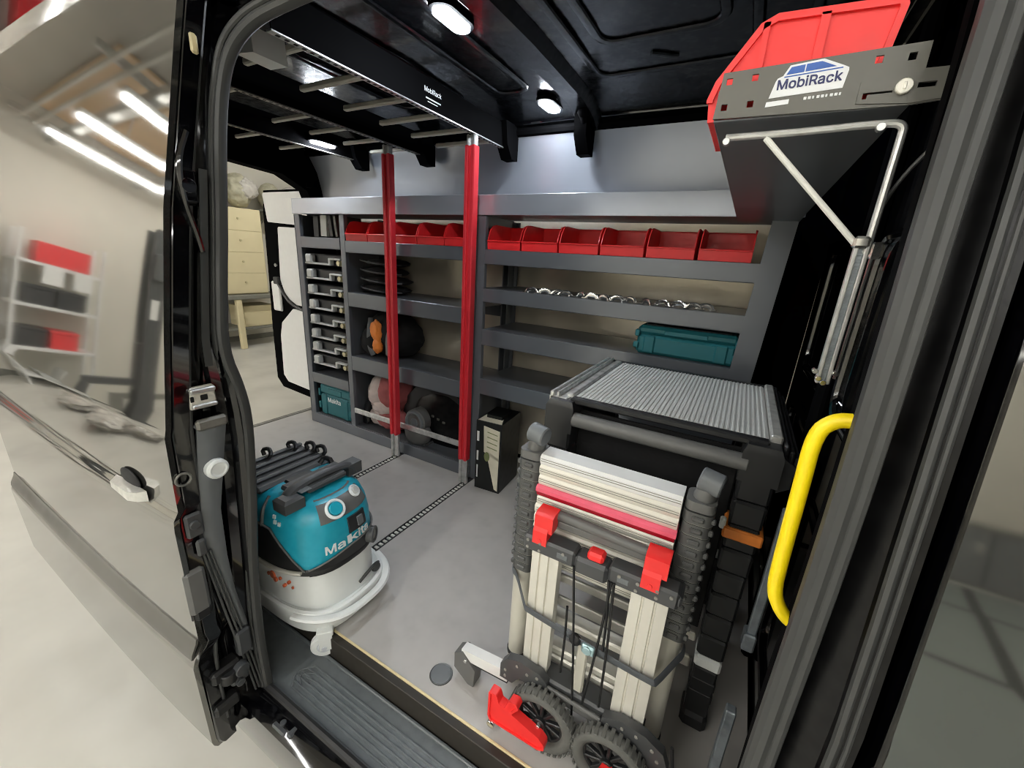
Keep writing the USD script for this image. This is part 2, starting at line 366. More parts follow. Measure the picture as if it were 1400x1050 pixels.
# rear door, opened straight back
RD = P('rear_door', prism(Polygon([(-3.02, 1.72), (-3.70, 1.72), (-3.735, 1.55), (-3.76, 1.0), (-3.79, .55), (-3.80, .06), (-3.72, -.02), (-3.02, -.06)]), 'y', 2.215, 2.275), 'inner_black')
for pts in ([(-3.03, 1.70), (-3.69, 1.70), (-3.655, 1.47), (-3.03, 1.44)], [(-3.03, 1.425), (-3.52, 1.435), (-3.56, 1.0), (-3.50, .86), (-3.36, .80), (-3.03, .79)], [(-3.03, .75), (-3.42, .76), (-3.60, .62), (-3.64, .50), (-3.66, .12), (-3.60, .06), (-3.03, .02)]):
    P('lining_panel', prism(Polygon(pts).buffer(-.02).buffer(.02), 'y', 2.195, 2.216), 'white_plastic', RD, label='white lining panel')
P('door_check', cat(tube([(-3.60, 2.19, .98), (-3.48, 2.185, .84), (-3.36, 2.185, .78), (-3.05, 2.185, .74)], .014, 8, smooth=1), cb(-3.63, -3.56, 2.17, 2.20, .96, 1.02, .006)), 'rubber', RD)
P('lock_box', cb(-3.70, -3.58, 2.19, 2.216, .72, .98, .01), 'white_plastic', RD)
P('fastener', cyl((-3.60, 2.186, 1.12), (-3.60, 2.2, 1.12), .016), 'chrome', RD)

# ---- near side: quarter panel, jamb, door seal, B pillar, front door
zq = [-.18, .2, .63, .85, 1.1, 1.36, 1.7, 1.95]
P('quarter_panel', grid(lambda u, v: (u, yd(v) + .095, v), [-3.0, -2.0, -1.215], zq, .03), 'black_paint')
# black jamb on the edge of the opening: stepped pillar following the tumblehome
zj = list(np.linspace(-.14, 1.80, 26))
def strip(xs_off, material, name='pillar', label=None, z0=-.14, z1=1.80, n=26):
    """band through (x, frac) stations, frac 0 at the outer skin and 1 at the door opening plane"""
    zs = np.linspace(z0, z1, n)
    return P(name, grid(lambda u, v: (xs_off[u][0], yd(v) + xs_off[u][1] * (ya(v) - yd(v)) , v), range(len(xs_off)), zs, .012, (-1, 0, 0)), material, label=label)
strip([(-1.165, .55), (-1.15, .60), (-1.15, .72), (-1.135, .76), (-1.135, .90), (-1.12, .95), (-1.115, 1.02), (-1.15, 1.10)], 'black_paint')
strip([(-1.16, .56), (-1.152, .575), (-1.152, .60), (-1.16, .615)], 'rubber_dark', 'jamb_gasket')
# inner side of the near wall
P('inner_wall', grid(lambda u, v: (u, ya(v) + .0, v), [-2.97, -1.17], list(np.linspace(-.1, 1.82, 10)), .02), 'inner_black')
P('pillar_post', grid(lambda u, v: (u, ya(v) + .0, v), [-1.22, -1.135], list(np.linspace(-.1, 1.80, 24)), .012), 'inner_black')
# header above the opening
P('header', grid(lambda u, v: (u, [.46, .53, .655, .70, .74, .62][v] if False else [.50, .60, .66, .66, .62][v], [1.97, 1.86, 1.805, 1.84, 1.95][v]), [-3.0, .35], range(5), .015, (0, 0, 1)), 'black_paint')
P('header_rail', cat(cb(-1.20, .35, .535, .60, 1.85, 1.90, .01), tube([(-1.3, .53, 1.845), (.3, .53, 1.845)], .012, 8)), 'black_paint')
# door seal as a rubber section around the opening
seal_l = [(-1.10, .495, -.07), (-1.118, .498, .147), (-1.12, .515, .40), (-1.12, .533, .552), (-1.12, .557, .82), (-1.12, .548, .929), (-1.12, .521, 1.033), (-1.12, .538, 1.18), (-1.12, .562, 1.347), (-1.12, .582, 1.52), (-1.115, .600, 1.63), (-1.095, .615, 1.70), (-1.04, .63, 1.745), (-.95, .64, 1.765), (-.6, .645, 1.775), (0, .645, 1.775), (.08, .635, 1.76), (.125, .61, 1.71), (.142, .585, 1.60), (.138, .56, 1.40), (.136, .53, 1.22), (.135, .51, 1.0), (.132, .50, .70), (.13, .495, .3), (.13, .492, -.07)]
P('door_seal', tube(seal_l, .013, 10, smooth=2, sq=(.012, .014)), 'rubber')
seal2 = [(x - .012 if x < -.5 else x + .013, y - (.012 if x < -.5 else .004), z + (.012 if z > 1.65 else 0)) for x, y, z in seal_l]
P('door_seal_lip', tube(seal2, .010, 10, smooth=2, sq=(.008, .007)), 'rubber')
# latch striker, grey strap plate and white plug in the jamb
ys = lambda z, f: yd(z) + f * (ya(z) - yd(z))
P('latch_plate', cat(cb(-1.138, -1.122, .432, .492, .895, .952, .004)), 'alu_warm')
for z0, z1 in ((.938, .950), (.899, .910)): P('latch_bar', cb(-1.124, -1.112, .434, .490, z0, z1, .003), 'alu')
P('latch_slot', cat(cb(-1.122, -1.1195, .456, .472, .917, .931, .001), cb(-1.122, -1.1195, .434, .442, .917, .931, .001)), 'hole_black')
plate = [(-1.128, z, y0, y1) for z, y0, y1 in ((.855, .432, .50), (.84, .440, .508), (.60, .408, .462), (.45, .412, .458), (.33, .428, .462), (.20, .455, .478), (.08, .470, .486))]
P('jamb_plate', grid(lambda u, v: (-1.131 + (.008 if v in (1, 2) else 0), plate[u][2] + (plate[u][3] - plate[u][2]) * v / 3, plate[u][1]), range(len(plate)), range(4), .006, (-1, 0, 0)), 'strap_grey', label='grey cover plate on the jamb')
P('jamb_plate_cap', cb(-1.132, -1.115, .436, .508, .838, .868, .006), 'trim_grey')
P('jamb_plug', cat(cyl((-1.13, .463, .727), (-1.108, .463, .727), .027, 20), torus((-1.11, .463, .727), (1, 0, 0), .020, .005, 20, 6)), 'light_grey_plastic', label='round white plug')
for k in range(3): P('jamb_wire', tube([(-1.12, .40 + .008 * k, .50), (-1.12, .415 + .010 * k, .36), (-1.118, .43 + .011 * k, .22), (-1.115, .452 + .010 * k, .05), (-1.11, .462 + .01 * k, -.06)], .0035, 6, smooth=2), 'rubber')
P('jamb_bracket', cat(cb(-1.135, -1.108, .435, .475, .10, .19, .006), cyl((-1.12, .43, .07), (-1.09, .43, .07), .02), cb(-1.14, -1.10, .40, .45, .02, .06, .006), cyl((-1.105, .42, .03), (-1.09, .42, .03), .012)), 'lift_grey')
P('jamb_stop', cat(cb(-1.135, -1.118, .548, .566, 1.675, 1.715, .005)), 'edge_strip')
P('jamb_channel', grid(lambda u, v: (-1.118, ya(v) - .045 + .016 * u, v), [0, 1], list(np.linspace(1.0, 1.45, 8)), .004, (-1, 0, 0)), 'rubber')
P('jamb_hinge', cat(cb(-1.15, -1.115, .485, .525, 1.37, 1.45, .01), cyl((-1.13, .50, 1.41), (-1.108, .50, 1.41), .016), tube([(-1.12, .515, 1.52), (-1.115, .488, 1.46), (-1.115, .487, 1.38), (-1.12, .505, 1.31), (-1.12, .51, 1.27)], .007, 8, smooth=2)), 'black_paint')

# ---- sliding door
DX0, DX1 = -2.72, -1.12
zd = [-.18, -.165, -.15, 0, .162, .172, .19, .205, .222, .235, .25, .4, .55, .60, .628, .638, .648, .67, .7, .78, .845, .865, .9, .97, 1.10, 1.23, 1.36, 1.53, 1.70, 1.85, 2.0, 2.12]
def door_x1(z): return DX1 + float(np.interp(z, [-.18, .2, .63, .66, 1.85], [-.012, .0, .006, .0, .0]))
def door_y(x, z): return yd(z) + .010 * max(0, (x + 1.9) / .8) ** 3 - .006 * math.cos((x + 1.9) / .8 * 1.5) + .004
SD = P('sliding_door', grid(lambda u, v: (DX0 + (door_x1(v) - DX0) * u, door_y(DX0 + (door_x1(v) - DX0) * u, v), v), [0, .1, .25, .4, .5, .6, .7, .8, .88, .94, .975, 1.0], zd, .012), 'skin_paint', label='mirror-glossy sliding door slid back along the van side', smooth=50)
P('door_frame', grid(lambda u, v: ([DX1 - .05, DX1 - .006, DX1 - .001, DX1 - .003, DX1 - .02, DX1 - .03][u] + (-.006 if v < .2 else 0), door_y(DX1, v) + [.014, .012, .018, .050, .056, .085][u], v), range(6), zd, .008, (-1, 0, 0)), 'black_paint', SD)
P('door_frame', grid(lambda u, v: (u, door_y(u, v) + .085, v), [DX0, DX1 - .03], zd, .008), 'inner_black', SD)
P('door_gasket', tube([(DX1 - .012, door_y(DX1, z) + .052, z) for z in (-.10, .1, .3, .5, .7, .9, 1.1, 1.3, 1.5, 1.7, 1.84)], .006, 8, smooth=1), 'rubber', SD)
P('trim_strip', cat(grid(lambda u, v: (u, door_y(u, v) - .003 - (.006 if v in (.20, .228) else 0), v), np.linspace(DX0, DX1 - .01, 9), [.185, .20, .228, .243], .006)), 'door_trim', SD)
hx = -1.345; hz = .655
P('handle_cup', blob((hx + .005, yd(hz + .03) - .000, hz + .020), (.060, .006, .026), 0, 0, 1, 3), 'hole_black', SD)
P('handle', hull([(hx + x, yd(hz) + y, hz + z) for x, y, z in ((-.085, -.002, .002), (-.085, -.002, -.022), (-.06, -.024, .0), (-.06, -.024, -.018), (.055, -.028, .010), (.055, -.028, -.016), (.085, -.018, .012), (.085, -.018, -.014), (.10, .0, .014), (.10, .0, -.016), (-.06, .0, .004), (-.06, .0, -.024))]), 'rail_steel', SD)
P('roller_arm', cat(cb(-1.16, -1.112, .36, .44, .055, .10, .008), cyl((-1.115, .40, .08), (-1.115, .40, .045), .022)), 'satin_black', SD)
P('door_stop', cb(-1.15, -1.11, .35, .42, -.06, -.02, .008), 'satin_black', SD)
P('door_buffer', cb(-1.14, -1.112, .348, .40, .30, .42, .02), 'satin_black', SD)
P('door_latch', cat(cb(-1.125, -1.112, .372, .412, .56, .63, .01), cyl((-1.113, .39, .60), (-1.104, .39, .60), .012), cb(-1.12, -1.108, .385, .408, .50, .55, .006)), 'dark_grey_plastic', SD)
P('door_plug', torus((-1.116, .388, .73), (1, 0, 0), .016, .003, 20, 6), 'trim_grey', SD)
P('door_flap', cat(cb(-1.13, -1.11, .345, .395, .33, .47, .015)), 'mid_grey_plastic', SD)

# ---- B pillar and closed front door
def vstrip(st, name, material, z0=-.16, z1=1.9, th=(0, 1, 0), parent=None, n=24):
    zs = np.linspace(z0, z1, n)
    return P(name, grid(lambda u, v: (st[u][0], yd(v) + st[u][1], v), range(len(st)), zs, .01, th), material, parent)
vstrip([(.145, .165), (.165, .152), (.172, .145), (.186, .135), (.190, .118), (.206, .112)], 'b_pillar', 'jamb_black')
P('b_pillar_gasket', tube([(.190, yd(z) + .120, z) for z in np.linspace(-.1, 1.85, 14)], .0055, 8), 'rubber')
P('b_pillar_gasket', tube([(.197, yd(z) + .112, z) for z in np.linspace(-.1, 1.85, 14)], .003, 8), 'rubber')
P('b_pillar_inner', grid(lambda u, v: ([.13, .20, .27][u], ya(v) + [.012, .05, .09][u], v), range(3), list(np.linspace(-.1, 1.85, 12)), .02), 'inner_black')
FD = P('front_door', grid(lambda u, v: (u, yd(v) + .088 - .02 * math.sin(min(1, (u - .2) / .9) * 1.57), v), [.216, .220, .23, .26, .32, .4, .6, .9, 1.3, 1.6], [z for z in zd if z > -.17], .014), 'skin_paint', label='glossy closed front door', smooth=50)
P('door_edge', grid(lambda u, v: ([.2135, .2145, .215][u], yd(v) + [.092, .115, .15][u], v), range(3), list(np.linspace(-.16, 1.85, 20)), .006, (1, 0, 0)), 'black_paint', FD)
P('front_body', cat(grid(lambda u, v: (u, yd(v) + .095, v), [1.61, 2.3], [-.2, .2, .63, .85], .03), cb(1.9, 2.0, .5, 2.2, -.2, .9, .02)), 'black_paint')
P('upper_body', grid(lambda u, v: (u, yd(v) + .09 if v < 2.13 else [.80, 1.4, 2.0, 2.2][int(round((v - 2.2) * 10))], v if v < 2.13 else [2.19, 2.215, 2.19, 2.12][int(round((v - 2.2) * 10))]), [-3.02, -1.2, .3, 1.7], [1.88, 1.95, 2.03, 2.10, 2.2, 2.3, 2.4, 2.5], .008, (0, 0, 1)), 'black_paint')
GH = thing('grab_handle', 'bright yellow tubular grab handle beside the door opening', 'handle', (.15, .56, 1.0))
obj(GH, 'rail', tube([(.143, .552, 1.150), (.134, .556, 1.150), (.116, .558, 1.146), (.102, .557, 1.127), (.104, .556, 1.06), (.106, .554, .95), (.108, .552, .905), (.120, .551, .882), (.132, .550, .872), (.143, .550, .869)], .0088, 12, smooth=2), 'yellow')
for z in (1.150, .868): obj(GH, 'foot', cyl((.139, .551, z), (.145, .551, z), .0100, 14), 'yellow')

# ================================================================== lamps and ceiling rack
def roof_lamp(label, x, y, z=None):
    z = z or rz(y) - .010
    t = thing('roof_lamp', label, 'lamp', (x, y, z), group='oval lamps on the van ceiling')
    o = LineString([(x, y - .045), (x, y + .045)])
    obj(t, 'lamp_base', prism(o.buffer(.042, quad_segs=6), 'z', z - .003, z + .012), 'inner_black')
    obj(t, 'diffuser', prism(o.buffer(.030, quad_segs=6), 'z', z - .012, z - .002), 'lamp_glow')
    return t
roof_lamp('oval lit lamp on the ceiling nearest the sliding door opening', -.945, 1.21)
roof_lamp('oval lit lamp on the ceiling above the right shelves', -.945, 1.935)
roof_lamp('oval lit lamp hanging on the rack beam nearest the rear doors', -2.29, 1.75, 1.868)
CR = thing('ceiling_rack', 'black ladder rack of cross beams and pale rungs under the van ceiling', 'rack', (-1.75, 1.4, 1.84))
for bx, ya0, yb0 in ((-1.222, .80, 2.06), (-1.78, .78, 2.06), (-2.33, .90, 2.06)):
    b_ = obj(CR, 'beam', cat(cb(bx - .004, bx, ya0, yb0, 1.84, 1.945, .001), cb(bx - .03, bx - .004, ya0, yb0, 1.941, 1.945, .001)), 'inner_black')
    obj(CR, 'perforated_edge', cb(bx - .024, bx + .001, ya0, yb0, 1.835, 1.840, .001), 'alu' if bx > -1.3 else 'trim_grey')
    obj(CR, 'edge_holes', cat(*[cb(bx - .017, bx - .007, y, y + .012, 1.8342, 1.836, .0005) for y in np.arange(ya0 + .02, yb0 - .03, .026)]), 'hole_black', kind='stuff')
    obj(CR, 'wall_bracket', prism(Polygon([(1.97, 1.95), (2.10, 1.95), (2.10, 1.79), (2.04, 1.79), (1.99, 1.85)]), 'x', bx - .035, bx + .03), 'inner_black')
for i, y in enumerate((1.132, 1.34, 1.535, 1.74, 1.93)):
    obj(CR, 'rung', cb(-1.60 + .02 * (i == 0), -1.226, y - .011, y + .011, 1.842, 1.862, .004), 'tube_beige')
    if y > 1.2: obj(CR, 'rung', cb(-2.10, -1.784, y - .009, y + .009, 1.842, 1.860, .004), 'tube_beige')
for i, y in enumerate((1.45, 1.7)): obj(CR, 'rung', cb(-2.62, -2.335, y - .009, y + .009, 1.842, 1.860, .004), 'tube_beige')
obj(CR, 'end_block', hull([(x, y, z) for x, y, z in ((-1.31, .80, 1.80), (-1.40, .80, 1.81), (-1.31, .90, 1.80), (-1.41, .91, 1.81), (-1.315, .80, 1.865), (-1.395, .80, 1.865), (-1.315, .90, 1.865), (-1.40, .905, 1.865))]), 'light_grey_plastic', label='pale grey plastic block')
obj(CR, 'rung', cb(-1.55, -1.226, .905, .925, 1.842, 1.862, .004), 'tube_beige')
obj(CR, 'rung', cb(-2.15, -1.784, 1.02, 1.04, 1.842, 1.862, .004), 'tube_beige')
lab = move(turn(turn(meshkit.text_mesh('MobiRack', .016, .0008, bold=True), (1, 0, 0), 90), (0, 0, 1), 90), (-1.2225, 1.40, 1.895))
obj(CR, 'maker_label', cat(lab, cb(-1.2222, -1.2212, 1.41, 1.50, 1.872, 1.877, .0003), cb(-1.2222, -1.2212, 1.42, 1.48, 1.862, 1.865, .0003)), 'text_white', label='small white lettering', smooth=False)
BK = thing('roof_bracket', 'black bracket hanging below the roof bow right of the red posts', 'bracket', (-.80, 2.05, 1.8))
obj(BK, 'plate', prism(Polygon([(1.97, 1.98), (2.10, 1.97), (2.10, 1.79), (2.04, 1.79), (1.985, 1.86)]), 'x', -.835, -.775), 'inner_black')
obj(BK, 'stay', cat(cyl((-.79, 1.95, 1.97), (-.79, 2.05, 1.84), .02), blob((-.79, 1.97, 1.95), (.03, .03, .03), 1, 0, 1, 2)), 'inner_black')

# red load posts between the lashing rails and the rack
def post(label, x, y):
    t = thing('load_post', label, 'post', (x, y, 0))
    obj(t, 'extrusion', cat(cb(x - .028, x - .009, y - .022, y + .022, .16, 1.79, .004), cb(x + .009, x + .028, y - .022, y + .022, .16, 1.79, .004), cb(x - .010, x + .010, y - .010, y + .022, .16, 1.79, .002)), 'red_alu')
    obj(t, 'lower_end', cat(cb(x - .026, x - .010, y - .018, y + .018, .004, .165, .004), cb(x - .012, x + .024, y - .006, y + .016, .004, .165, .004)), 'alu')
    obj(t, 'upper_end', cat(cb(x - .024, x - .010, y - .016, y + .016, 1.78, 1.834, .004), cb(x + .010, x + .024, y - .016, y + .016, 1.78, 1.834, .004), cb(x - .012, x + .012, y - .004, y + .014, 1.78, 1.834, .002)), 'alu')
    obj(t, 'floor_pin', cyl((x, y, 0), (x, y, .012), .012), 'chrome')
post('red load post nearer the rear doors, left of the pair', -1.805, 1.775)
post('red load post in front of the middle of the shelves, right of the pair', -1.242, 1.755)

# ================================================================== shelves
YF, YB = 1.83, 2.235
def shelf_lip(t, x0, x1, z0, z1, name='shelf', yb=YB - .03):
    obj(t, name, cat(cb(x0, x1, YF + .004, yb, z1 - .006, z1 - .001, .001), cb(x0, x1, yb - .004, yb, z0 + .012, z1, .001)), 'shelf_grey')
    obj(t, 'shelf_lip', cat(cb(x0, x1, YF, YF + .005, z0, z1, .0015), cb(x0, x1, YF, YF + .02, z0, z0 + .004, .001)), 'shelf_edge')
def side_frame(t, x, w=.035, zt=1.495, right=False):
    obj(t, 'upright', cat(cb(x - w / 2, x + w / 2, YF + .002, YF + .03, 0, zt, .003)), 'shelf_edge')
    obj(t, 'upright', cat(cb(x - .004, x + .004, 2.13, 2.20, 0, zt, .002), cb(x - w / 2, x + w / 2, 2.19, 2.20, 0, zt, .002)), 'shelf_grey')
# right unit
SR = thing('shelving_unit', 'dark grey steel shelving with four open shelves, right of the red posts', 'shelving', (-.6, 2.03, 0))
side_frame(SR, -1.225, .05); 
for z in (.02, .57, .85, 1.08, 1.27, 1.44): obj(SR, 'cross_tie', cb(-1.229, -1.221, YF + .02, 2.16, z, z + .06, .002), 'shelf_grey')
for z0, z1 in ((1.262, 1.335), (1.070, 1.140), (.838, .925), (.555, .645)): shelf_lip(SR, -1.20, .0 + (z0 - .6) * .06, z0, z1)
obj(SR, 'upright', prism(Polygon([(-.045, .0), (.045, .0), (.115, 1.495), (.035, 1.495)]), 'y', YF - .004, YF + .024), 'shelf_edge', label='slanted end upright')
obj(SR, 'end_panel', hull([(x, y, z) for y in (YF + .024, 2.2) for x, z in ((.0, 0), (.006, 0), (.075, 1.495), (.069, 1.495))]), 'shelf_grey')
obj(SR, 'plinth', cb(-.93, -.04, YF + .02, YF + .03, 0, .075, .002), 'shelf_grey')
# left unit
SL = thing('shelving_unit', 'dark grey steel shelving with case rack column, left of the middle', 'shelving', (-1.95, 2.03, 0))
side_frame(SL, -2.275, .045); side_frame(SL, -2.715, .05, 1.495)
obj(SL, 'end_panel', cb(-2.745, -2.738, YF, 2.2, 0, 1.495, .002), 'shelf_grey')
obj(SL, 'divider_panel', cb(-2.279, -2.273, YF + .03, 2.2, 0, 1.27, .002), 'shelf_grey')
obj(SL, 'end_panel', cb(-1.262, -1.256, YF + .03, 2.13, 0, .55, .002), 'shelf_grey')
side_frame(SL, -1.262, .022, 1.495)
for z0, z1 in ((1.272, 1.342), (.935, 1.025), (.50, .600)): shelf_lip(SL, -2.25, -1.275, z0, z1)
shelf_lip(SL, -2.69, -2.30, 1.285, 1.355); shelf_lip(SL, -2.69, -2.30, .330, .405)
obj(SL, 'bottom_tray', cb(-2.69, -1.275, YF + .012, 2.2, .073, .079, .001), 'shelf_grey')
obj(SL, 'plinth', cat(cb(-2.74, -1.25, YF - .002, YF + .012, 0, .078, .003)), 'shelf_edge')
obj(SL, 'retaining_bar', cb(-2.25, -1.275, YF - .004, YF + .010, .185, .222, .004), 'alu', label='pale retaining bar')
# long top tray over both
TT = thing('top_tray', 'long steel tray with a bright lip along the top of both shelving units', 'tray', (-1.3, 2.0, 1.5))
obj(TT, 'tray', cat(cb(-2.75, .13, YF + .006, 2.19, 1.503, 1.508, .001)), 'shelf_grey')
obj(TT, 'front_lip', cat(cb(-2.75, -1.30, YF - .004, YF + .004, 1.50, 1.592, .002), cb(-1.296, .13, YF - .004, YF + .004, 1.50, 1.590, .002), cb(-2.75, .13, YF - .004, YF + .02, 1.497, 1.502, .001)), 'upper_panel')

# ---- red picking bins on the upper shelf
def bin_parts(t, L, Wd, H, material='red_plastic'):
    """bin around the local origin: open front at -y"""
    w, th = Wd / 2, .0035
    prof = [(-L / 2, 0), (L / 2, 0), (L / 2, H), (-L / 2 + .30 * L, H), (-L / 2 + .16 * L, H * .93), (-L / 2 + .06 * L, H * .72), (-L / 2 + .01 * L, H * .48), (-L / 2 - .02 * L, H * .34)]
    inner = Polygon(prof)
    side = lambda a, b2: prism(inner, 'x', a, b2)
    obj(t, 'side_wall', side(-w, -w + th), material); obj(t, 'side_wall', side(w - th, w), material)
    obj(t, 'base', cb(-w + th, w - th, -L / 2, L / 2, 0, .004, .001), material)
    obj(t, 'back_wall', cb(-w + th, w - th, L / 2 - th, L / 2, .004, H, .001), material)
    obj(t, 'front_wall', cat(hull([(x, y, z) for x in (-w, w) for y, z in ((-L / 2, .0), (-L / 2 + .004, .0), (-L / 2 - .02 * L, H * .33), (-L / 2 - .02 * L + .004, H * .33))]), cb(-w - .001, w + .001, -L / 2 - .02 * L - .006, -L / 2 - .02 * L + .003, H * .31, H * .36, .002)), material)
    obj(t, 'rim', cat(cb(-w - .002, -w + .006, -L / 2 + .30 * L, L / 2, H - .006, H, .002), cb(w - .006, w + .002, -L / 2 + .30 * L, L / 2, H - .006, H, .002), cb(-w, w, L / 2 - .006, L / 2 + .002, H - .006, H, .002)), material)
xs_r = [-1.095, -.897, -.700, -.502, -.302, -.099]; xs_l = [-2.155, -1.958, -1.761, -1.564, -1.372]
lab_r = ['red picking bin first right of the right red post', 'red picking bin second right of the right red post', 'red picking bin third right of the right red post', 'red picking bin fourth right of the right red post', 'red picking bin fifth right of the right red post', 'red picking bin at the right end of its shelf']
lab_l = ['red picking bin at the left end, beside the case rack column', 'red picking bin just left of the left red post', 'red picking bin just right of the left red post', 'red picking bin third to the right of the left red post side', 'red picking bin tucked left of the right red post']
lab_l[3] = 'red picking bin midway between the two red posts'
B0 = thing('picking_bin', lab_r[0], 'storage bin', (xs_r[0], 1.955, 1.336), group='red picking bins on the upper shelf')
LOC[B0] = None
bin_parts(B0, .23, .188, .122)
for x, l in list(zip(xs_r, lab_r))[1:]: dup(B0, 'picking_bin', (x, 1.955, 1.336), l)
for x, l in zip(xs_l, lab_l): dup(B0, 'picking_bin', (x, 1.955, 1.343), l)

# ---- column of slim carry cases
zc = [1.222, 1.123, 1.020, .917, .812, .710, .615, .514]
ordn = ['topmost', 'second from the top', 'third from the top', 'fourth from the top', 'fourth from the bottom', 'third from the bottom', 'second from the bottom', 'lowest']
C0 = thing('carry_case', 'slim dark case with pale handle, topmost in the case rack column', 'tool case', (-2.495, 1.85, zc[0] - .045), group='slim cases in the rack column'); LOC[C0] = None
obj(C0, 'body', cat(cb(-.185, .185, .02, .33, .0, .072, .006)), 'case_dark')
obj(C0, 'front_ledge', cat(cb(-.185, .075, -.012, .022, .004, .016, .004), cb(.055, .078, -.010, .022, .004, .052, .004), cb(.070, .175, -.010, .022, .040, .053, .004)), 'case_grey')
obj(C0, 'handle', cat(cb(-.165, -.105, -.022, .022, .012, .070, .008)), 'case_grey')
obj(C0, 'latch', cat(cyl((.155, -.012, .022), (.155, .022, .022), .017, 14), cb(.135, .178, .0, .022, .004, .04, .003)), 'brass')
for z, o in list(zip(zc, ordn))[1:]: dup(C0, 'carry_case', (-2.495, 1.85, z - .045), f'slim dark case with pale handle, {o} in the case rack column')
RS = thing('case_runners', 'thin steel runners that hold the slim cases in the left column', 'rack', (-2.495, 1.95, .45))
for z in zc: obj(RS, 'runner', cat(cb(-2.69, -2.672, 1.85, 2.19, z - .050, z - .047, .001), cb(-2.318, -2.30, 1.85, 2.19, z - .050, z - .047, .001)), 'shelf_grey')

# ---- teal tool boxes
def tool_box(label, cx, y0, z0, w, d, h, text=True):
    t = thing('tool_box', label, 'tool box', (cx, y0 + d / 2, z0))
    w2 = w / 2
    obj(t, 'body', cat(cb(cx - w2, cx + w2, y0, y0 + d, z0, z0 + h * .68, .012), cb(cx - w2 + .03, cx - w2 + .08, y0 - .006, y0 + .01, z0 + .004, z0 + h * .66, .006), cb(cx + w2 - .08, cx + w2 - .03, y0 - .006, y0 + .01, z0 + .004, z0 + h * .66, .006)), 'teal_case')
    obj(t, 'lid', cat(cb(cx - w2, cx + w2, y0, y0 + d, z0 + h * .69, z0 + h, .012), cb(cx - w2 * .45, cx + w2 * .45, y0 - .004, y0 + .01, z0 + h * .72, z0 + h * .93, .006)), 'teal_case')
    for s in (-1, 1): obj(t, 'latch', cb(cx + s * (w2 - .004), cx + s * (w2 + .006), y0 + .05, y0 + .13, z0 + h * .45, z0 + h * .88, .004), 'black_plastic')
    for s in (-1, 1): obj(t, 'latch', cat(cb(cx + s * w2 - .012, cx + s * w2 + .012, y0 - .008, y0 + .012, z0 + h * .18, z0 + h * .40, .004), cb(cx + s * w2 - .010, cx + s * w2 + .010, y0 - .008, y0 + .012, z0 + h * .6, z0 + h * .84, .004)), 'teal_case')
    obj(t, 'handle', cat(tube([(cx - .07, y0 + d * .45, z0 + h - .004), (cx - .06, y0 + d * .45, z0 + h + .010), (cx + .06, y0 + d * .45, z0 + h + .010), (cx + .07, y0 + d * .45, z0 + h - .004)], .007, 8, smooth=1)), 'black_plastic')
    obj(t, 'lid_inset', cat(cb(cx - w2 + .03, cx + w2 - .03, y0 + .03, y0 + d - .03, z0 + h - .002, z0 + h + .004, .002)), 'black_plastic')
    if text:
        obj(t, 'lettering', move(turn(meshkit.text_mesh('Makita', .034, .001, bold=True), (1, 0, 0), 90), (cx - .085, y0 - .0005, z0 + h * .46)), 'text_white', smooth=False, label='white lettering')
        obj(t, 'side_seam', cb(cx - .105, cx - .098, y0 - .002, y0 + .004, z0 + .01, z0 + h * .68, .001), 'case_dark')
    return t
tool_box('teal plastic tool box standing under the column of slim cases', -2.487, 1.855, .080, .34, .28, .235)
tool_box('teal plastic tool box lying at the right end of the third shelf', -.185, 1.86, .926, .40, .28, .125, False)

# ---- things on the left shelves
for i, (x, w, tilt, mt, lab) in enumerate(((-2.60, .05, 0, 'case_dark', 'dark upright folder at the left end above the case column'), (-2.525, .06, 2, 'off_white', 'cream upright folder above the case column'), (-2.445, .03, -8, 'case_dark', 'thin dark folder leaning above the case column'), (-2.395, .022, -8, 'plate_grey', 'thin grey folder leaning at the right above the case column'))):
    t = thing('folder', lab, 'folder', (x, 1.98, 1.356))
    f = lambda msh: turn(msh, (0, 1, 0), tilt, (x, 2, 1.356))
    z = 1.358 + (.006 if tilt else 0)
    obj(t, 'cover', f(cat(cb(x - w / 2, x - w / 2 + .004, 1.89, 2.10, z, z + .132, .001), cb(x + w / 2 - .004, x + w / 2, 1.89, 2.10, z, z + .132, .001), cb(x - w / 2, x + w / 2, 1.888, 1.893, z, z + .132, .001))), mt)
    obj(t, 'pages', f(cb(x - w / 2 + .005, x + w / 2 - .005, 1.90, 2.095, z + .004, z + .126, .001)), 'paper')
# folded black bags
for k in range(4):
    z = 1.026 + .056 * k; lab = ['folded black bag at the bottom of the stack on the middle left shelf', 'folded black bag second from the bottom of the stack', 'folded black bag third from the bottom of the stack', 'folded black bag on top of the stack'][k]
    t = thing('folded_bag', lab, 'bag', (-2.06, 2.0, z), group='black bags folded on the middle left shelf')
    obj(t, 'cloth', cat(blob((-2.07 + .02 * (k % 2), 2.0, z + .028), (.18 - .012 * k, .13, .028), k + 3, .10, 3, 3, 1)), 'black_fabric')
    obj(t, 'piping', tube([(-2.25, 1.96, z + .04), (-2.2, 1.89, z + .036), (-2.06, 1.862, z + .026), (-1.95, 1.88, z + .02), (-1.89, 1.95, z + .02)], .005, 6, smooth=2), 'dark_grey_plastic')
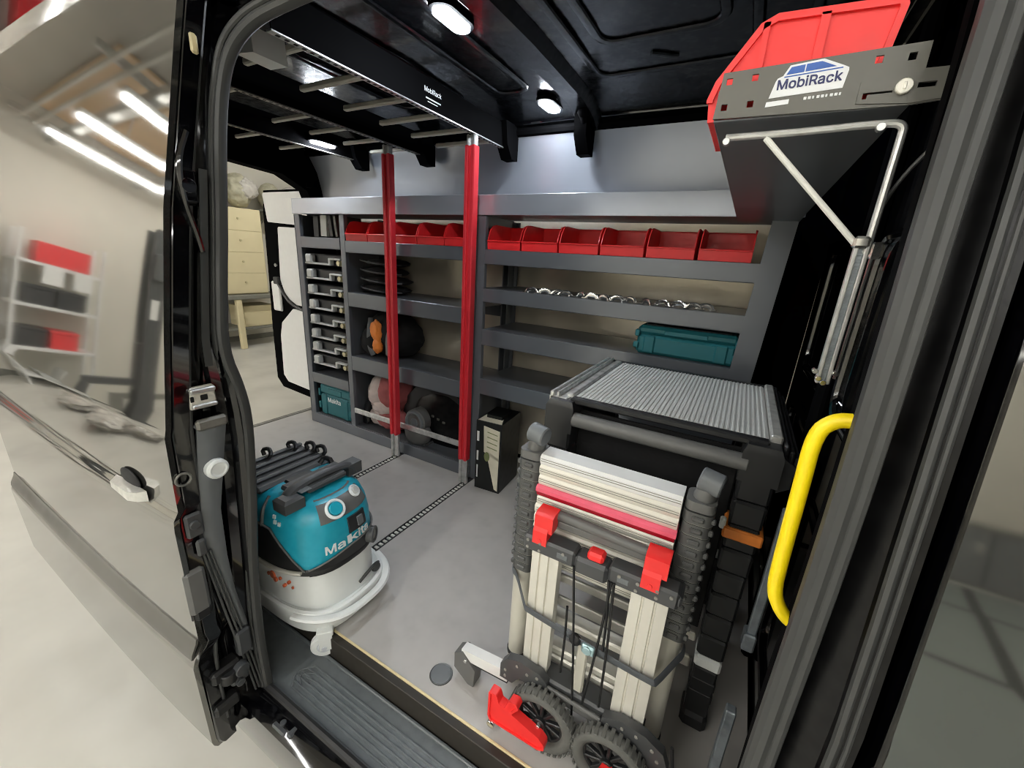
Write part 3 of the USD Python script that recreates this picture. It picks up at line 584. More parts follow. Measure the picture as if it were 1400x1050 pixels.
# dark rucksack with an orange lining
t = thing('rucksack', 'black rucksack with an orange patch on the shelf left of the left red post', 'bag', (-2.05, 2.0, .60))
obj(t, 'body', blob((-2.04, 2.03, .755), (.235, .13, .16), 11, .12, 2, 4), 'black_fabric')
obj(t, 'front_pocket', blob((-2.155, 1.925, .70), (.085, .055, .098), 12, .12, 3), 'black_fabric')
obj(t, 'orange_patch', cat(blob((-2.085, 1.905, .775), (.058, .022, .08), 13, .22, 3), blob((-2.075, 1.90, .685), (.045, .022, .05), 14, .2, 3)), 'orange', label='orange lining showing')
obj(t, 'strap', cat(tube([(-2.16, 1.93, .86), (-2.13, 1.885, .78), (-2.13, 1.88, .68), (-2.10, 1.885, .62)], .01, 8, smooth=2, sq=(.016, .004)), tube([(-1.95, 1.93, .88), (-1.97, 1.885, .76), (-1.96, 1.88, .64)], .01, 8, smooth=2, sq=(.016, .004))), 'strap_grey')
# rolled cloths, grinder disc and bin bag on the bottom tray
t = thing('cloth_roll', 'roll of white and pink cloth on the bottom shelf beside the teal box', 'cloth', (-2.08, 2.0, .080))
obj(t, 'outer_cloth', blob((-2.13, 1.985, .33), (.10, .10, .13), 21, .15, 2), 'white_fabric')
obj(t, 'inner_cloth', cat(blob((-2.00, 1.98, .36), (.12, .11, .15), 22, .15, 2), blob((-1.99, 1.96, .165), (.14, .10, .08), 23, .15, 2)), 'pink_fabric', label='pink folds')
obj(t, 'lower_fold', cat(blob((-2.05, 1.935, .24), (.12, .06, .06), 24, .2, 3), blob((-2.10, 1.935, .16), (.10, .05, .07), 25, .2, 3)), 'white_fabric')
t = thing('rubber_tub', 'big shiny black rubber tub standing on edge between the red posts', 'tub', (-1.62, 2.03, .080))
arc = [(x, z) for x, z in ((-.30, 0), (-.30, .16), (-.26, .28), (-.17, .375), (-.05, .415), (.08, .395), (.20, .32), (.275, .20), (.30, .08), (.30, 0))]
for nm, pr, y0, y1 in (('shell', 1.0, 1.98, 2.16), ('rim', 1.05, 1.965, 1.985)):
    obj(t, nm, prism(Polygon([(-1.60 + a * pr, .081 + b2 * pr * .95) for a, b2 in arc]).buffer(-.01).buffer(.01), 'y', y0, y1), 'tub_black' if nm == 'shell' else 'black_plastic')
obj(t, 'bulge', blob((-1.585, 1.985, .24), (.25, .06, .20), 31, .05, 2), 'tub_black')
obj(t, 'marks', cat(*[cb(-1.72 + .045 * k, -1.70 + .045 * k, 1.923, 1.94, .300 - .012 * k, .314 - .012 * k, .002) for k in (0, 2, 3, 4)]), 'plate_grey')
t = thing('pump', 'round grey pump housing on the bottom shelf between the red posts', 'pump', (-1.74, 1.93, .080))
obj(t, 'housing', cat(cyl((-1.72, 1.86, .235), (-1.72, 1.99, .235), .085, 24), blob((-1.72, 1.90, .15), (.10, .07, .09), 33, .06, 2)), 'mid_grey_plastic')
obj(t, 'cover', cat(torus((-1.72, 1.862, .235), (0, 1, 0), .066, .012, 24, 8), cyl((-1.72, 1.855, .235), (-1.72, 1.87, .235), .03, 16)), 'strap_grey')
obj(t, 'foot', cat(cb(-1.81, -1.63, 1.87, 2.0, .080, .095, .004), cyl((-1.70, 1.855, .135), (-1.70, 1.88, .135), .04, 18)), 'dark_grey_plastic')
t = thing('hand_grinder', 'small dark hand grinder at the left of the cloth roll', 'power tool', (-2.22, 1.93, .080))
obj(t, 'body', tube([(-2.235, 1.92, .17), (-2.215, 1.93, .235), (-2.20, 1.95, .29)], .026, 10, smooth=1), 'case_dark')
obj(t, 'disc', cyl((-2.235, 1.905, .125), (-2.232, 1.92, .128), .042, 20), 'plate_grey')
obj(t, 'stand', cb(-2.255, -2.21, 1.90, 1.97, .080, .16, .006), 'case_dark')
# row of small metal fittings on the second shelf of the right unit
rr = random.Random(5)
F0 = thing('pipe_clip', 'small bright metal clip, first from the left in the row on the second right shelf', 'clip', (-.93, 1.86, 1.141), group='metal clips along the second right shelf'); LOC[F0] = None
obj(F0, 'band', tube([(-.028, 0, 0), (-.022, 0, .013), (0, 0, .019), (.022, 0, .013), (.028, 0, 0)], .004, 6, smooth=2, sq=(.010, .003)), 'chrome')
obj(F0, 'foot', cat(cb(-.044, -.022, -.011, .011, 0, .004, .001), cb(.022, .044, -.011, .011, 0, .004, .001)), 'chrome')
nth = ['second', 'third', 'fourth', 'fifth', 'sixth', 'seventh', 'eighth', 'ninth', 'tenth', 'eleventh', 'twelfth', 'thirteenth', 'fourteenth']
for i in range(13):
    dup(F0, 'pipe_clip', (-.87 + .062 * i + rr.uniform(-.012, .012), 1.86 + rr.uniform(0, .03), 1.141), f'small bright metal clip, {nth[i]} from the left in the row on the second right shelf', rr.uniform(-40, 40))
# black and pale printed carton in front of the right unit
BX = thing('printed_carton', 'black carton with pale printed panels standing by the right red post', 'carton', (-1.08, 1.85, 0))
bx = lambda u, v, z: A([-1.168, 1.765, .001]) + u * A([.160, .012, 0]) + v * A([-.02, .25, 0]) + A([0, 0, z])
def quad(u0, u1, v0, v1, z0, z1): return hull([bx(u, v, z) for u in (u0, u1) for v in (v0, v1) for z in (z0, z1)])
obj(BX, 'box', cat(quad(0, 1, 0, 1, 0, .425), quad(.2, .8, .25, .75, .42, .445)), 'box_black')
def onfront(pts, d=.0015): return hull([bx(u, v, z) for u, z in pts for v in (-d / .25, .002)])
obj(BX, 'front_print', cat(onfront([(.30, .40), (.93, .385), (.93, .20), (.34, .24)]), onfront([(.42, .25), (.93, .22), (.93, .012), (.80, .02)])), 'box_print', label='pale printed panel')
obj(BX, 'side_label', cat(onfront([(.04, .36), (.13, .36), (.13, .30), (.04, .30)]), onfront([(.05, .24), (.12, .24), (.12, .18), (.05, .18)]), onfront([(.06, .15), (.11, .15), (.11, .07), (.06, .07)])), 'paper')
obj(BX, 'print_spot', cat(onfront([(.46 + .11 * math.cos(a), .215 + .03 * math.sin(a)) for a in np.linspace(0, 6.28, 13)], .0025)), 'print_olive')
obj(BX, 'print_band', cat(*[onfront([(.45, .37 - .03 * k), (.85, .36 - .03 * k), (.85, .355 - .03 * k), (.45, .365 - .03 * k)], .0022) for k in range(4)]), 'print_olive')
obj(BX, 'top_print', hull([bx(u, v, z) for u, v in ((.04, .03), (.96, .03), (.75, .42), (.08, .45)) for z in (.424, .4265)]), 'box_print')

# ================================================================== overhead shelf across the front of the load space
OS = thing('overhead_shelf', 'steel shelf high up beside the bulkhead with a stickered grey end plate', 'shelf', (.03, 1.2, 1.48))
YP = .65
obj(OS, 'shelf_board', cat(cb(-.078, .115, YP + .003, 1.87, 1.484, 1.487, .0008)), 'shelf_grey')
obj(OS, 'side_lip', cat(cb(-.080, -.077, YP + .003, 1.87, 1.484, 1.520, .0008)), 'shelf_edge')
plate = Polygon([(-.081, 1.487), (-.077, 1.537), (.118, 1.541), (.1185, 1.5165), (.149, 1.516), (.150, 1.495), (.142, 1.486), (.113, 1.4835)])
for hx0, hz0 in ((-.069, 1.527), (-.041, 1.528), (-.070, 1.499), (-.041, 1.500), (.077, 1.530), (.105, 1.529)):
    plate = plate.difference(sbox(hx0 - .0034, hz0 - .0036, hx0 + .0034, hz0 + .0036))
plate = plate.difference(sbox(.116, 1.4985, .131, 1.5035)).difference(sbox(.072, 1.4965, .096, 1.4985)).difference(sbox(.0705, 1.4925, .0745, 1.4985))
obj(OS, 'end_plate', prism(plate, 'y', YP - .001, YP + .002), 'plate_grey')
obj(OS, 'lap_plate', prism(Polygon([(.066, 1.4885), (.066, 1.510), (.0675, 1.5118), (.147, 1.5132), (.1485, 1.496), (.141, 1.4872), (.113, 1.4848)]).difference(sbox(.116, 1.4985, .131, 1.5035)).difference(sbox(.072, 1.4965, .096, 1.4985)).difference(sbox(.0705, 1.4925, .0745, 1.4985)), 'y', YP - .0024, YP - .0012), 'plate_grey')
obj(OS, 'screw', cat(cyl((.1045, YP - .007, 1.5005), (.1045, YP, 1.5005), .0075, 18), cb(.103, .106, YP - .0078, YP - .006, 1.497, 1.504, .0005)), 'alu_warm')
obj(OS, 'end_screw', cat(cyl((.145, YP - .004, 1.5085), (.145, YP + .004, 1.5085), .0055, 12), cyl((.1435, YP - .009, 1.5105), (.147, YP - .002, 1.5065), .003, 8)), 'chrome')
# sticker: small van silhouette over a white banner
ST = obj(OS, 'sticker', cat(prism(Polygon([(-.018, 1.5205), (-.0165, 1.5235), (-.0115, 1.5255), (-.006, 1.5355), (.026, 1.5378), (.046, 1.5290), (.0515, 1.5262), (.052, 1.5235), (.050, 1.5065), (-.022, 1.5035)]), 'y', YP - .0016, YP - .0006)), 'sticker_white', label='white sticker with a blue car outline')
obj(ST, 'blue_window', cat(prism(Polygon([(-.0085, 1.5262), (-.0045, 1.5335), (.0090, 1.5345), (.0090, 1.5270)]), 'y', YP - .0019, YP - .0012), prism(Polygon([(.0102, 1.5272), (.0102, 1.5347), (.0245, 1.5355), (.0395, 1.5288)]), 'y', YP - .0019, YP - .0012), prism(Polygon([(-.010, 1.5246), (.046, 1.5274), (.046, 1.5262), (-.010, 1.5234)]), 'y', YP - .0018, YP - .0012)), 'sticker_blue', smooth=False)
tx = meshkit.text_mesh('MobiRack', .0098, .0006, bold=True); tx.apply_scale((1.0, 1, 1)); wtx = tx.bounds[1][0]
tx.apply_scale((.064 / wtx, 1, 1)); tx = move(turn(turn(tx, (1, 0, 0), 90), (0, 1, 0), -2.4), (-.0165, YP - .0016, 1.5115))
obj(ST, 'lettering', tx, 'sticker_navy', smooth=False)
obj(OS, 'small_sticker', cat(prism(Polygon([(-.024, 1.4945), (.000, 1.4958), (.000, 1.5008), (-.0235, 1.4998)]), 'y', YP - .0016, YP - .0006)), 'sticker_white')
obj(OS, 'sticker_line', cat(*[cb(.0145 + .0042 * k, .0175 + .0042 * k - (.001 if k % 3 == 2 else 0), YP - .0016, YP - .0006, 1.4985 + .00012 * k, 1.5015 + .00012 * k, .0003) for k in range(9)]), 'sticker_white', kind='stuff')
BR = thing('shelf_bracket', 'thin silver rod bracket that props up the overhead shelf', 'bracket', (.11, .66, 1.3))
YB2 = .658
obj(BR, 'top_rod', tube([(-.062, YB2, 1.4665), (.02, YB2, 1.467), (.105, YB2, 1.470), (.1165, YB2, 1.466), (.117, YB2 + .001, 1.455), (.117, YB2 + .004, 1.33)], .0042, 10, smooth=2), 'alu')
obj(BR, 'brace', cyl((-.016, YB2, 1.463), (.1075, YB2 + .002, 1.338), .0036, 10), 'off_white')
obj(BR, 'upright_rail', cat(cb(.104, .1085, YB2 - .002, YB2 + .008, 1.165, 1.345, .001), cb(.115, .1195, YB2 - .002, YB2 + .008, 1.165, 1.345, .001)), 'alu')
obj(BR, 'upright_web', cat(cb(.1083, .1152, YB2 + .003, YB2 + .007, 1.165, 1.345, .0008), *[cb(.1085, .115, YB2 + .0015, YB2 + .004, 1.18 + .0082 * k, 1.184 + .0082 * k, .0006) for k in range(20)]), 'galv')
obj(BR, 'side_rod', tube([(.128, YB2 + .02, 1.17), (.128, YB2 + .02, 1.33)], .003, 8), 'chrome')
obj(BR, 'clamp', cat(cb(.101, .118, YB2 - .005, YB2 + .010, 1.336, 1.350, .003), cb(.122, .136, YB2 + .012, YB2 + .026, 1.325, 1.345, .003)), 'chrome')
for x, z in ((.1005, 1.181), (.1225, 1.181), (.106, 1.172), (.112, 1.167)): obj(BR, 'bolt', cyl((x, YB2 - .006, z), (x, YB2 + .004, z), .0035, 10), 'chrome')
for x, z in ((-.0605, 1.4615), (.096, 1.4655)): obj(BR, 'bolt', cat(cyl((x, YB2 - .005, z), (x, YB2 + .004, z), .0045, 10)), 'alu')
obj(BR, 'wall_wire', tube([(.118, .675, 1.36), (.122, .672, 1.39), (.132, .665, 1.42), (.150, .65, 1.45)], .0022, 8, smooth=2), 'rubber')
# large red bin on the overhead shelf, seen from its side
BB = thing('parts_bin', 'large bright red parts bin on the overhead shelf', 'storage bin', (.0, .76, 1.489))
prof = Polygon([(-.090, 1.490), (.078, 1.490), (.0905, 1.585), (.088, 1.592), (-.030, 1.597), (-.046, 1.590), (-.086, 1.535), (-.093, 1.515)])
for ya1, yb1 in ((.672, .677), (.822, .827)): obj(BB, 'side_wall', prism(prof, 'y', ya1, yb1), 'red_bright')
fr = lambda poly: prism(poly, 'y', .668, .673)
rimp = prof.buffer(.002).difference(prof.buffer(-.0055))
obj(BB, 'side_frame', cat(fr(rimp.intersection(sbox(-.2, 1.512, .2, 1.7))), fr(sbox(-.044, 1.49, -.037, 1.592)), fr(sbox(.014, 1.49, .023, 1.592))), 'red_bright')
obj(BB, 'floor_wall', cat(cb(-.09, .078, .675, .824, 1.490, 1.494, .001)), 'red_bright')
obj(BB, 'back_wall', hull([(x, y, z) for y in (.675, .824) for x, z in ((.074, 1.491), (.078, 1.491), (.090, 1.59), (.086, 1.59))]), 'red_bright')
obj(BB, 'front_wall', hull([(x, y, z) for y in (.675, .824) for x, z in ((-.090, 1.491), (-.086, 1.491), (-.091, 1.52), (-.087, 1.522))]), 'red_bright')

# ================================================================== telescopic work platform
PF = thing('work_platform', 'black telescopic work platform with a ribbed metal top, folded, in front of the shelves', 'work platform', (-.12, 1.35, 0))
ZT = .93
obj(PF, 'deck', cb(-.375, .118, 1.085, 1.612, ZT - .02, ZT - .006, .002), 'deck_alu')
obj(PF, 'deck_rib', cat(*[cb(x, x + .0062, 1.087, 1.61, ZT - .007, ZT - .0038, .0012) for x in np.arange(-.365, .108, .0118)]), 'deck_alu', kind='stuff', smooth=False)
obj(PF, 'edge_rail', cat(cb(-.445, -.432, 1.06, 1.632, ZT - .03, ZT + .004, .003), cb(-.425, -.414, 1.06, 1.632, ZT - .03, ZT + .005, .003), cb(-.447, -.39, 1.06, 1.632, ZT - .035, ZT - .008, .003), cb(-.404, -.378, 1.085, 1.615, ZT - .02, ZT + .0, .004)), 'alu')
obj(PF, 'edge_rail', cat(cb(.120, .146, 1.085, 1.615, ZT - .02, ZT + .006, .004)), 'rail_steel')
for k in range(3): obj(PF, 'rubber_edge', cb(.149 + .013 * k, .159 + .013 * k, 1.06, 1.635, ZT - .05 - .014 * k, ZT - .004 - .012 * k, .004), 'black_plastic')
obj(PF, 'front_rail', cat(cb(-.38, .12, 1.058, 1.085, ZT - .022, ZT - .004, .004)), 'black_plastic')
obj(PF, 'front_bar', cat(cyl((-.36, 1.045, ZT - .062), (.085, 1.045, ZT - .062), .021, 18)), 'mid_grey_plastic')
obj(PF, 'back_rail', cb(-.43, .16, 1.615, 1.64, ZT - .07, ZT - .004, .004), 'black_plastic')
def post_leg(x, y, sx, sy, name='leg'):
    for k in range(4): obj(PF, 'leg_section', cb(x - .036, x + .036, y - .040, y + .040, .562 + .0695 * k, .562 + .0695 * k + .0675, .006), 'black_plastic')
    obj(PF, name, cb(x - .028, x + .028, y - .030, y + .030, .05, ZT - .09, .004), 'satin_black')
    z = .56; k = 0; w = .034
    for k in range(4):
        obj(PF, 'leg_section', cb(x - w, x + w, y - .038, y + .038, z - .070, z - .002, .006), 'black_plastic'); z -= .072
    obj(PF, 'leg_band', cb(x - .034, x + .034, y - .038, y + .038, z - .042, z - .002, .006), 'light_grey_plastic' if x > 0 else 'dark_grey_plastic')
    z -= .044
    obj(PF, 'leg_tube', cb(x - .031, x + .031, y - .034, y + .034, .055, z, .005), 'black_plastic')
    for zz_ in (.11, .155): obj(PF, 'leg_ring', cb(x - .033, x + .033, y - .036, y + .036, zz_, zz_ + .035, .005), 'black_plastic')
    obj(PF, 'foot', cat(cb(x - .036, x + .036, y - .042, y + .042, .0, .058, .012)), 'rubber_dark')
for x, y in ((.110, 1.075), (-.400, 1.075), (.110, 1.60), (-.400, 1.60)):
    post_leg(x, y, 1, 1)
    obj(PF, 'corner_block', cat(hull([(x + a * .042, y + b2 * .045, z) for a in (-1, 1) for b2 in (-1, 1) for z in (ZT - .105, ZT - .03)] + [(x + a * .034, y + b2 * .036, ZT - .012) for a in (-1, 1) for b2 in (-1, 1)]),
        hull([(x + (.042 if x > 0 else -.042), y + b2 * .03, z) for b2 in (-1, 1) for z in (ZT - .12, ZT - .03)] + [(x + (.068 if x > 0 else -.05), y + b2 * .022, z) for b2 in (-1, 1) for z in (ZT - .105, ZT - .05)])), 'black_plastic')
obj(PF, 'orange_band', cat(cb(.066, .154, 1.028, 1.12, .662, .694, .004)), 'orange', label='orange strap band')
obj(PF, 'band_clip', cb(.056, .070, 1.03, 1.05, .682, .712, .004), 'light_grey_plastic')
obj(PF, 'end_panel', cb(-.36, .07, 1.10, 1.112, .30, ZT - .05, .003), 'black_fabric')
obj(PF, 'cross_rail', cb(-.36, .07, 1.085, 1.10, .16, .20, .004), 'alu_warm')
obj(PF, 'cross_rail', cb(-.36, .07, 1.085, 1.10, .26, .29, .004), 'alu_warm')
for x0, x1 in ((-.41, -.40), (.145, .150)): obj(PF, 'side_panel', cb(x0, x1, 1.12, 1.56, .30, ZT - .06, .002), 'satin_black')

# ================================================================== folded telescopic ladder
LD = thing('folding_ladder', 'folded telescopic ladder with red clips and two wheels beside the step', 'ladder', (-.19, .86, 0))
for sx, x in ((-1, -.408), (1, .006)):
    yc = .905
    for k in range(12):
        z = .445 + .0295 * k
        w = .030 + (.002 if k % 2 else 0)
        obj(LD, 'collar', cat(prism(rrect(x - w, x + w, yc - .036, yc + .034, .018), 'z', z, z + .0265)), 'collar_grey')
        obj(LD, 'collar_lug', cat(cb(x - .012 - sx * .0, x + .014, yc - .041, yc - .030, z + .008, z + .020, .003), cb(x + sx * .024, x + sx * .036, yc - .030, yc - .018, z + .006, z + .02, .003)), 'collar_grey')
    obj(LD, 'collar_seam', cat(*[prism(rrect(x - .0295, x + .0295, yc - .0345, yc + .0325, .017), 'z', .4425 + .0295 * k, .4455 + .0295 * k) for k in range(12)]), 'collar_seam', kind='stuff')
    cp = obj(LD, 'end_cap', cat(prism(rrect(x - .031, x + .031, yc - .036, yc + .034, .018), 'z', .80, .822), hull(np.vstack([blob((x - sx * 0 + .004, yc, .825), (.024, .028, .015), 0, 0, 1, 2).vertices, blob((x + .010, yc - .002, .858), (.018, .026, .022), 0, 0, 1, 2).vertices]))), 'mid_grey_plastic')
    obj(cp, 'knob', cat(cyl((x - .012, yc - .004, .868), (x + .034, yc - .012, .862), .026, 20)), 'strap_grey')
    obj(LD, 'stile_tube', cyl((x - .004, yc, .06), (x - .004, yc, .445), .030, 20), 'tube_beige')
    obj(LD, 'tube_ring', cyl((x - .004, yc, .105 if sx < 0 else .06), (x - .004, yc, .122 if sx < 0 else .09), .033, 20), 'rubber_dark')
    obj(LD, 'tube_foot', cyl((x - .004, yc, .0), (x - .004, yc, .062), .027, 18), 'rubber_dark' if sx > 0 else 'tube_beige')
# stacked rungs
zr = .826
for k in range(11):
    mt = {0: 'white_plastic', 3: 'deep_red'}.get(k, 'alu_warm')
    h = .0285
    z1 = zr - .0290 * k if k < 3 else zr - .0290 * k
    ext = .004 if k in (5, 6, 7, 8) else 0
    y0 = .866 - (.006 if k == 3 else 0)
    pr = Polygon([(y0 + .004, z1 - h), (y0, z1 - h * .7), (y0, z1 - h * .25), (y0 + .006, z1 - .001), (.925, z1 - .001), (.925, z1 - h)])
    r_ = obj(LD, 'rung', prism(pr, 'x', -.374 - ext, -.030), mt, label='red rung' if mt == 'deep_red' else None)
    if k == 3: obj(r_, 'top_edge', prism(Polygon([(y0 - .0015, z1 - h * .55), (y0 - .0015, z1 - h * .2), (y0 + .005, z1 + .0005), (.90, z1 + .0005), (.90, z1 - h * .55)]), 'x', -.376, -.028), 'pink_red', label='pale pink upper edge')
    obj(r_, 'groove_line', cat(cb(-.372, -.032, y0 - .0012, y0 + .001, z1 - h * .62, z1 - h * .56, .0004), cb(-.372, -.032, y0 - .0012, y0 + .001, z1 - h * .42, z1 - h * .36, .0004)), 'collar_seam' if mt in ('alu_warm', 'white_plastic') else mt)
for z in (.330, .222, .190): obj(LD, 'rung', cb(-.374, -.030, .872, .915, z - .012, z + .012, .005), 'alu_warm')
# front half: two fluted flat stiles
for x0, x1 in ((-.350, -.276), (-.094, -.012)):
    w = (x1 - x0)
    sec = Polygon([(x0, .812), (x0 + w * .29, .809), (x0 + w * .31, .814), (x0 + w * .35, .814), (x0 + w * .37, .808), (x0 + w * .63, .808), (x0 + w * .65, .814), (x0 + w * .69, .814), (x0 + w * .71, .809), (x1, .812), (x1, .842), (x0, .842)])
    obj(LD, 'flat_stile', prism(sec, 'z', .185, .592), 'alu_warm')
obj(LD, 'crossbar', cat(cb(-.372, -.232, .797, .846, .588, .632, .006), cb(-.232, -.150, .792, .846, .582, .630, .008), cb(-.150, .006, .797, .846, .590, .636, .006), cb(.0, .012, .80, .86, .60, .628, .005)), 'dark_grey_plastic')
obj(LD, 'rivet', cat(*[cyl((x, .7945, z), (x, .80, z), .0042, 10) for x, z in ((-.358, .62), (-.325, .622), (-.358, .60), (-.325, .60), (-.262, .618), (-.124, .622), (-.082, .622), (-.084, .603), (-.04, .624), (-.04, .606), (-.01, .622))]), 'collar_seam', kind='stuff')
obj(LD, 'crossbar_label', cat(cb(-.278, -.250, .7955, .80, .602, .617, .001), cb(-.128, -.102, .7955, .80, .606, .62, .001)), 'strap_grey')
obj(LD, 'lock_bar', cat(cyl((-.30, .842, .688), (-.06, .842, .680), .013, 14), cb(-.30, -.06, .832, .86, .655, .682, .006)), 'mid_grey_plastic')
def red_clip(x, w):
    prof = Polygon([(.795, .618), (.795, .655), (.803, .672), (.803, .690), (.812, .702), (.845, .704), (.852, .694), (.852, .676), (.838, .668), (.828, .640), (.826, .618)])
    return obj(LD, 'red_clip', cat(prism(prof.buffer(-.002).buffer(.002), 'x', x - w, x + w), prism(Polygon([(.80, .655), (.80, .698), (.812, .704), (.846, .704), (.85, .68), (.83, .655)]), 'x', x - w * 1.0, x + w * 1.55), cyl((x, .793, .63), (x, .797, .63), .006, 12)), 'red_bright')
red_clip(-.327, .019); red_clip(-.057, .020)
obj(LD, 'release_button', cat(cb(-.205, -.165, .80, .835, .626, .650, .006)), 'red_bright')
# lower base: dark plates, axle bar, wheels with red brackets
base_l = Polygon([(-.405, .135), (-.405, .185), (-.385, .215), (-.345, .228), (-.285, .222), (-.262, .205), (-.255, .160), (-.275, .150), (-.30, .165), (-.345, .165), (-.365, .135)])
base_r = Polygon([(-.115, .160), (-.105, .205), (-.06, .225), (.0, .22), (.045, .195), (.062, .15), (.062, .10), (.035, .12), (-.02, .155), (-.08, .150)])
obj(LD, 'base_plate', prism(base_l, 'y', .782, .805), 'dark_grey_plastic'); obj(LD, 'base_plate', prism(base_r, 'y', .782, .805), 'dark_grey_plastic')
obj(LD, 'base_rivet', cat(*[cyl((x, .7795, z), (x, .785, z), .0045, 10) for x, z in ((-.388, .172), (-.388, .150), (-.352, .208), (-.32, .198), (-.29, .205), (-.275, .175), (-.30, .18), (-.09, .190), (-.055, .205), (-.02, .205), (.02, .19), (.035, .165), (-.04, .17), (-.10, .165))]), 'collar_seam', kind='stuff')
obj(LD, 'base_bar', cat(cb(-.262, -.11, .79, .815, .152, .182, .004), cyl((-.26, .787, .190), (-.11, .787, .185), .006, 10)), 'mid_grey_plastic')
obj(LD, 'base_tread', cb(-.34, -.02, .80, .86, .155, .20, .006), 'dark_grey_plastic')
obj(LD, 'centre_stay', cat(cb(-.200, -.172, .812, .83, .17, .36, .004)), 'tube_beige')
obj(LD, 'stile_shoe', cat(cb(-.352, -.274, .805, .85, .17, .20, .006), cb(-.10, -.008, .805, .85, .17, .20, .006)), 'dark_grey_plastic')
def trolley_wheel(x, z, y, R=.092):
    w = obj(LD, 'wheel', torus((x, y, z), (0, 1, 0), R - .018, .018, 36, 12), 'tyre')
    obj(w, 'tread_blocks', cat(*[turn(cb(x - .005, x + .005, y - .017, y + .017, z + R - .004, z + R + .0004, .001), (0, 1, 0), a, (x, y, z)) for a in np.arange(0, 360, 11.25)]), 'tyre', kind='stuff')
    obj(w, 'wheel_rim', cat(torus((x, y, z), (0, 1, 0), R - .036, .006, 30, 8)), 'black_plastic')
    for a in np.arange(0, 360, 36): obj(w, 'spoke', turn(cb(x - .0045, x + .0045, y - .006, y + .006, z + .012, z + R - .036, .002), (0, 1, 0), a, (x, y, z)), 'black_plastic')
    obj(w, 'hub', cyl((x, y - .016, z), (x, y + .016, z), .017, 16), 'black_plastic')
    return w
w1 = trolley_wheel(-.258, .099, .762, .098); w2 = trolley_wheel(-.072, .099, .762, .098)
obj(LD, 'axle', cat(cyl((-.258, .738, .099), (-.258, .80, .099), .006), cyl((-.072, .738, .099), (-.072, .80, .099), .006)), 'chrome')
arm = Polygon([(-.402, .150), (-.378, .150), (-.370, .126), (-.350, .122), (-.338, .158), (-.318, .162), (-.310, .148), (-.324, .128), (-.330, .116), (-.246, .094), (-.230, .080), (-.228, .062), (-.246, .052), (-.395, .044), (-.402, .060)]).buffer(-.006).buffer(.010).buffer(-.004)
obj(LD, 'wheel_bracket', prism(arm.buffer(-.003).buffer(.003), 'y', .722, .742), 'red_bright', label='red wheel bracket')
obj(LD, 'bracket_rib', prism(arm.buffer(.001).difference(arm.buffer(-.005)), 'y', .718, .744), 'red_bright')
obj(LD, 'bracket_bolt', cat(cyl((-.392, .716, .028), (-.392, .748, .028), .012, 14), cyl((-.385, .714, .042), (-.385, .726, .042), .006, 10)), 'chrome')
arm2 = Polygon([(-.085, .112), (-.055, .112), (-.03, .10), (.02, .12), (.035, .10), (.03, .05), (-.07, .075), (-.088, .092)])
obj(LD, 'wheel_bracket', prism(Polygon([(-.088, .085), (-.082, .110), (-.058, .110), (-.050, .090), (-.06, .06), (-.08, .06)]), 'y', .732, .75), 'red_bright', label='red wheel bracket')
obj(LD, 'wheel_bracket', prism(Polygon([(.01, .085), (.012, .12), (.032, .13), (.05, .115), (.05, .06), (.03, .05)]), 'y', .735, .765), 'red_bright', label='red wheel bracket')
# stabiliser bar lying to the left with its foot
obj(LD, 'stabiliser_bar', hull([(x, y, z) for x, z0, z1 in ((-.555, .085, .122), (-.39, .10, .14)) for y in (.80, .83) for z in (z0, z1)]), 'white_plastic', label='white stabiliser bar')
obj(LD, 'bar_lower_edge', hull([(x, y, z) for x, z0, z1 in ((-.552, .076, .083), (-.39, .090, .097)) for y in (.803, .827) for z in (z0, z1)]), 'black_plastic')
obj(LD, 'bar_foot', cat(hull([(x, y, z) for y in (.795, .838) for x, z in ((-.578, .040), (-.525, .0), (-.505, .0), (-.500, .070), (-.550, .116), (-.578, .098))])), 'mid_grey_plastic', label='ribbed grey foot')
obj(LD, 'foot_pin', cat(cyl((-.535, .790, .092), (-.535, .80, .092), .006, 10)), 'chrome')
# strap, buckle and hanging cords
sp = [(-.444, .905, .432), (-.436, .875, .430), (-.415, .868, .424), (-.356, .806, .398), (-.35, .8035, .394), (-.16, .80, .378), (-.012, .8035, .364), (-.004, .806, .366), (.030, .868, .396), (.040, .885, .402), (.040, .905, .405)]
obj(LD, 'strap', tube(sp, .01, 8, smooth=1, sq=(.0024, .0150)), 'webbing', label='grey lashing strap')
obj(LD, 'buckle', cat(cb(-.185, -.150, .788, .801, .363, .390, .004), cyl((-.17, .785, .377), (-.17, .80, .377), .012, 12)), 'buckle')
obj(LD, 'strap_knot', blob((-.205, .798, .383), (.016, .010, .018), 3, .2, 3, 2), 'rubber_dark')
for a, b2 in (((-.231, .795, .60), (-.185, .79, .14)), ((-.138, .795, .60), (-.162, .79, .20)), ((-.132, .795, .60), (-.120, .79, .22)), ((-.236, .80, .47), (-.233, .80, .25)), ((-.145, .795, .60), (-.132, .79, .40))):
    mid = (A(a) + A(b2)) / 2 + A([.004, -.004, 0])
    obj(LD, 'cord', tube([a, mid, b2], .0032, 6, smooth=2), 'satin_black')
obj(LD, 'side_cord', tube([(.06, .80, .21), (.075, .79, .13), (.085, .785, .05), (.075, .78, .004)], .004, 8, smooth=2), 'rubber_dark')
FP = thing('floor_plug', 'round dark grey cover let into the van floor by the step edge', 'cover', (-.615, .775, 0))
obj(FP, 'lid', cyl((-.615, .775, 0), (-.615, .775, .0035), .036, 28), 'strap_grey'); obj(FP, 'rim', torus((-.615, .775, .001), (0, 0, 1), .036, .0015, 28, 6), 'rubber')

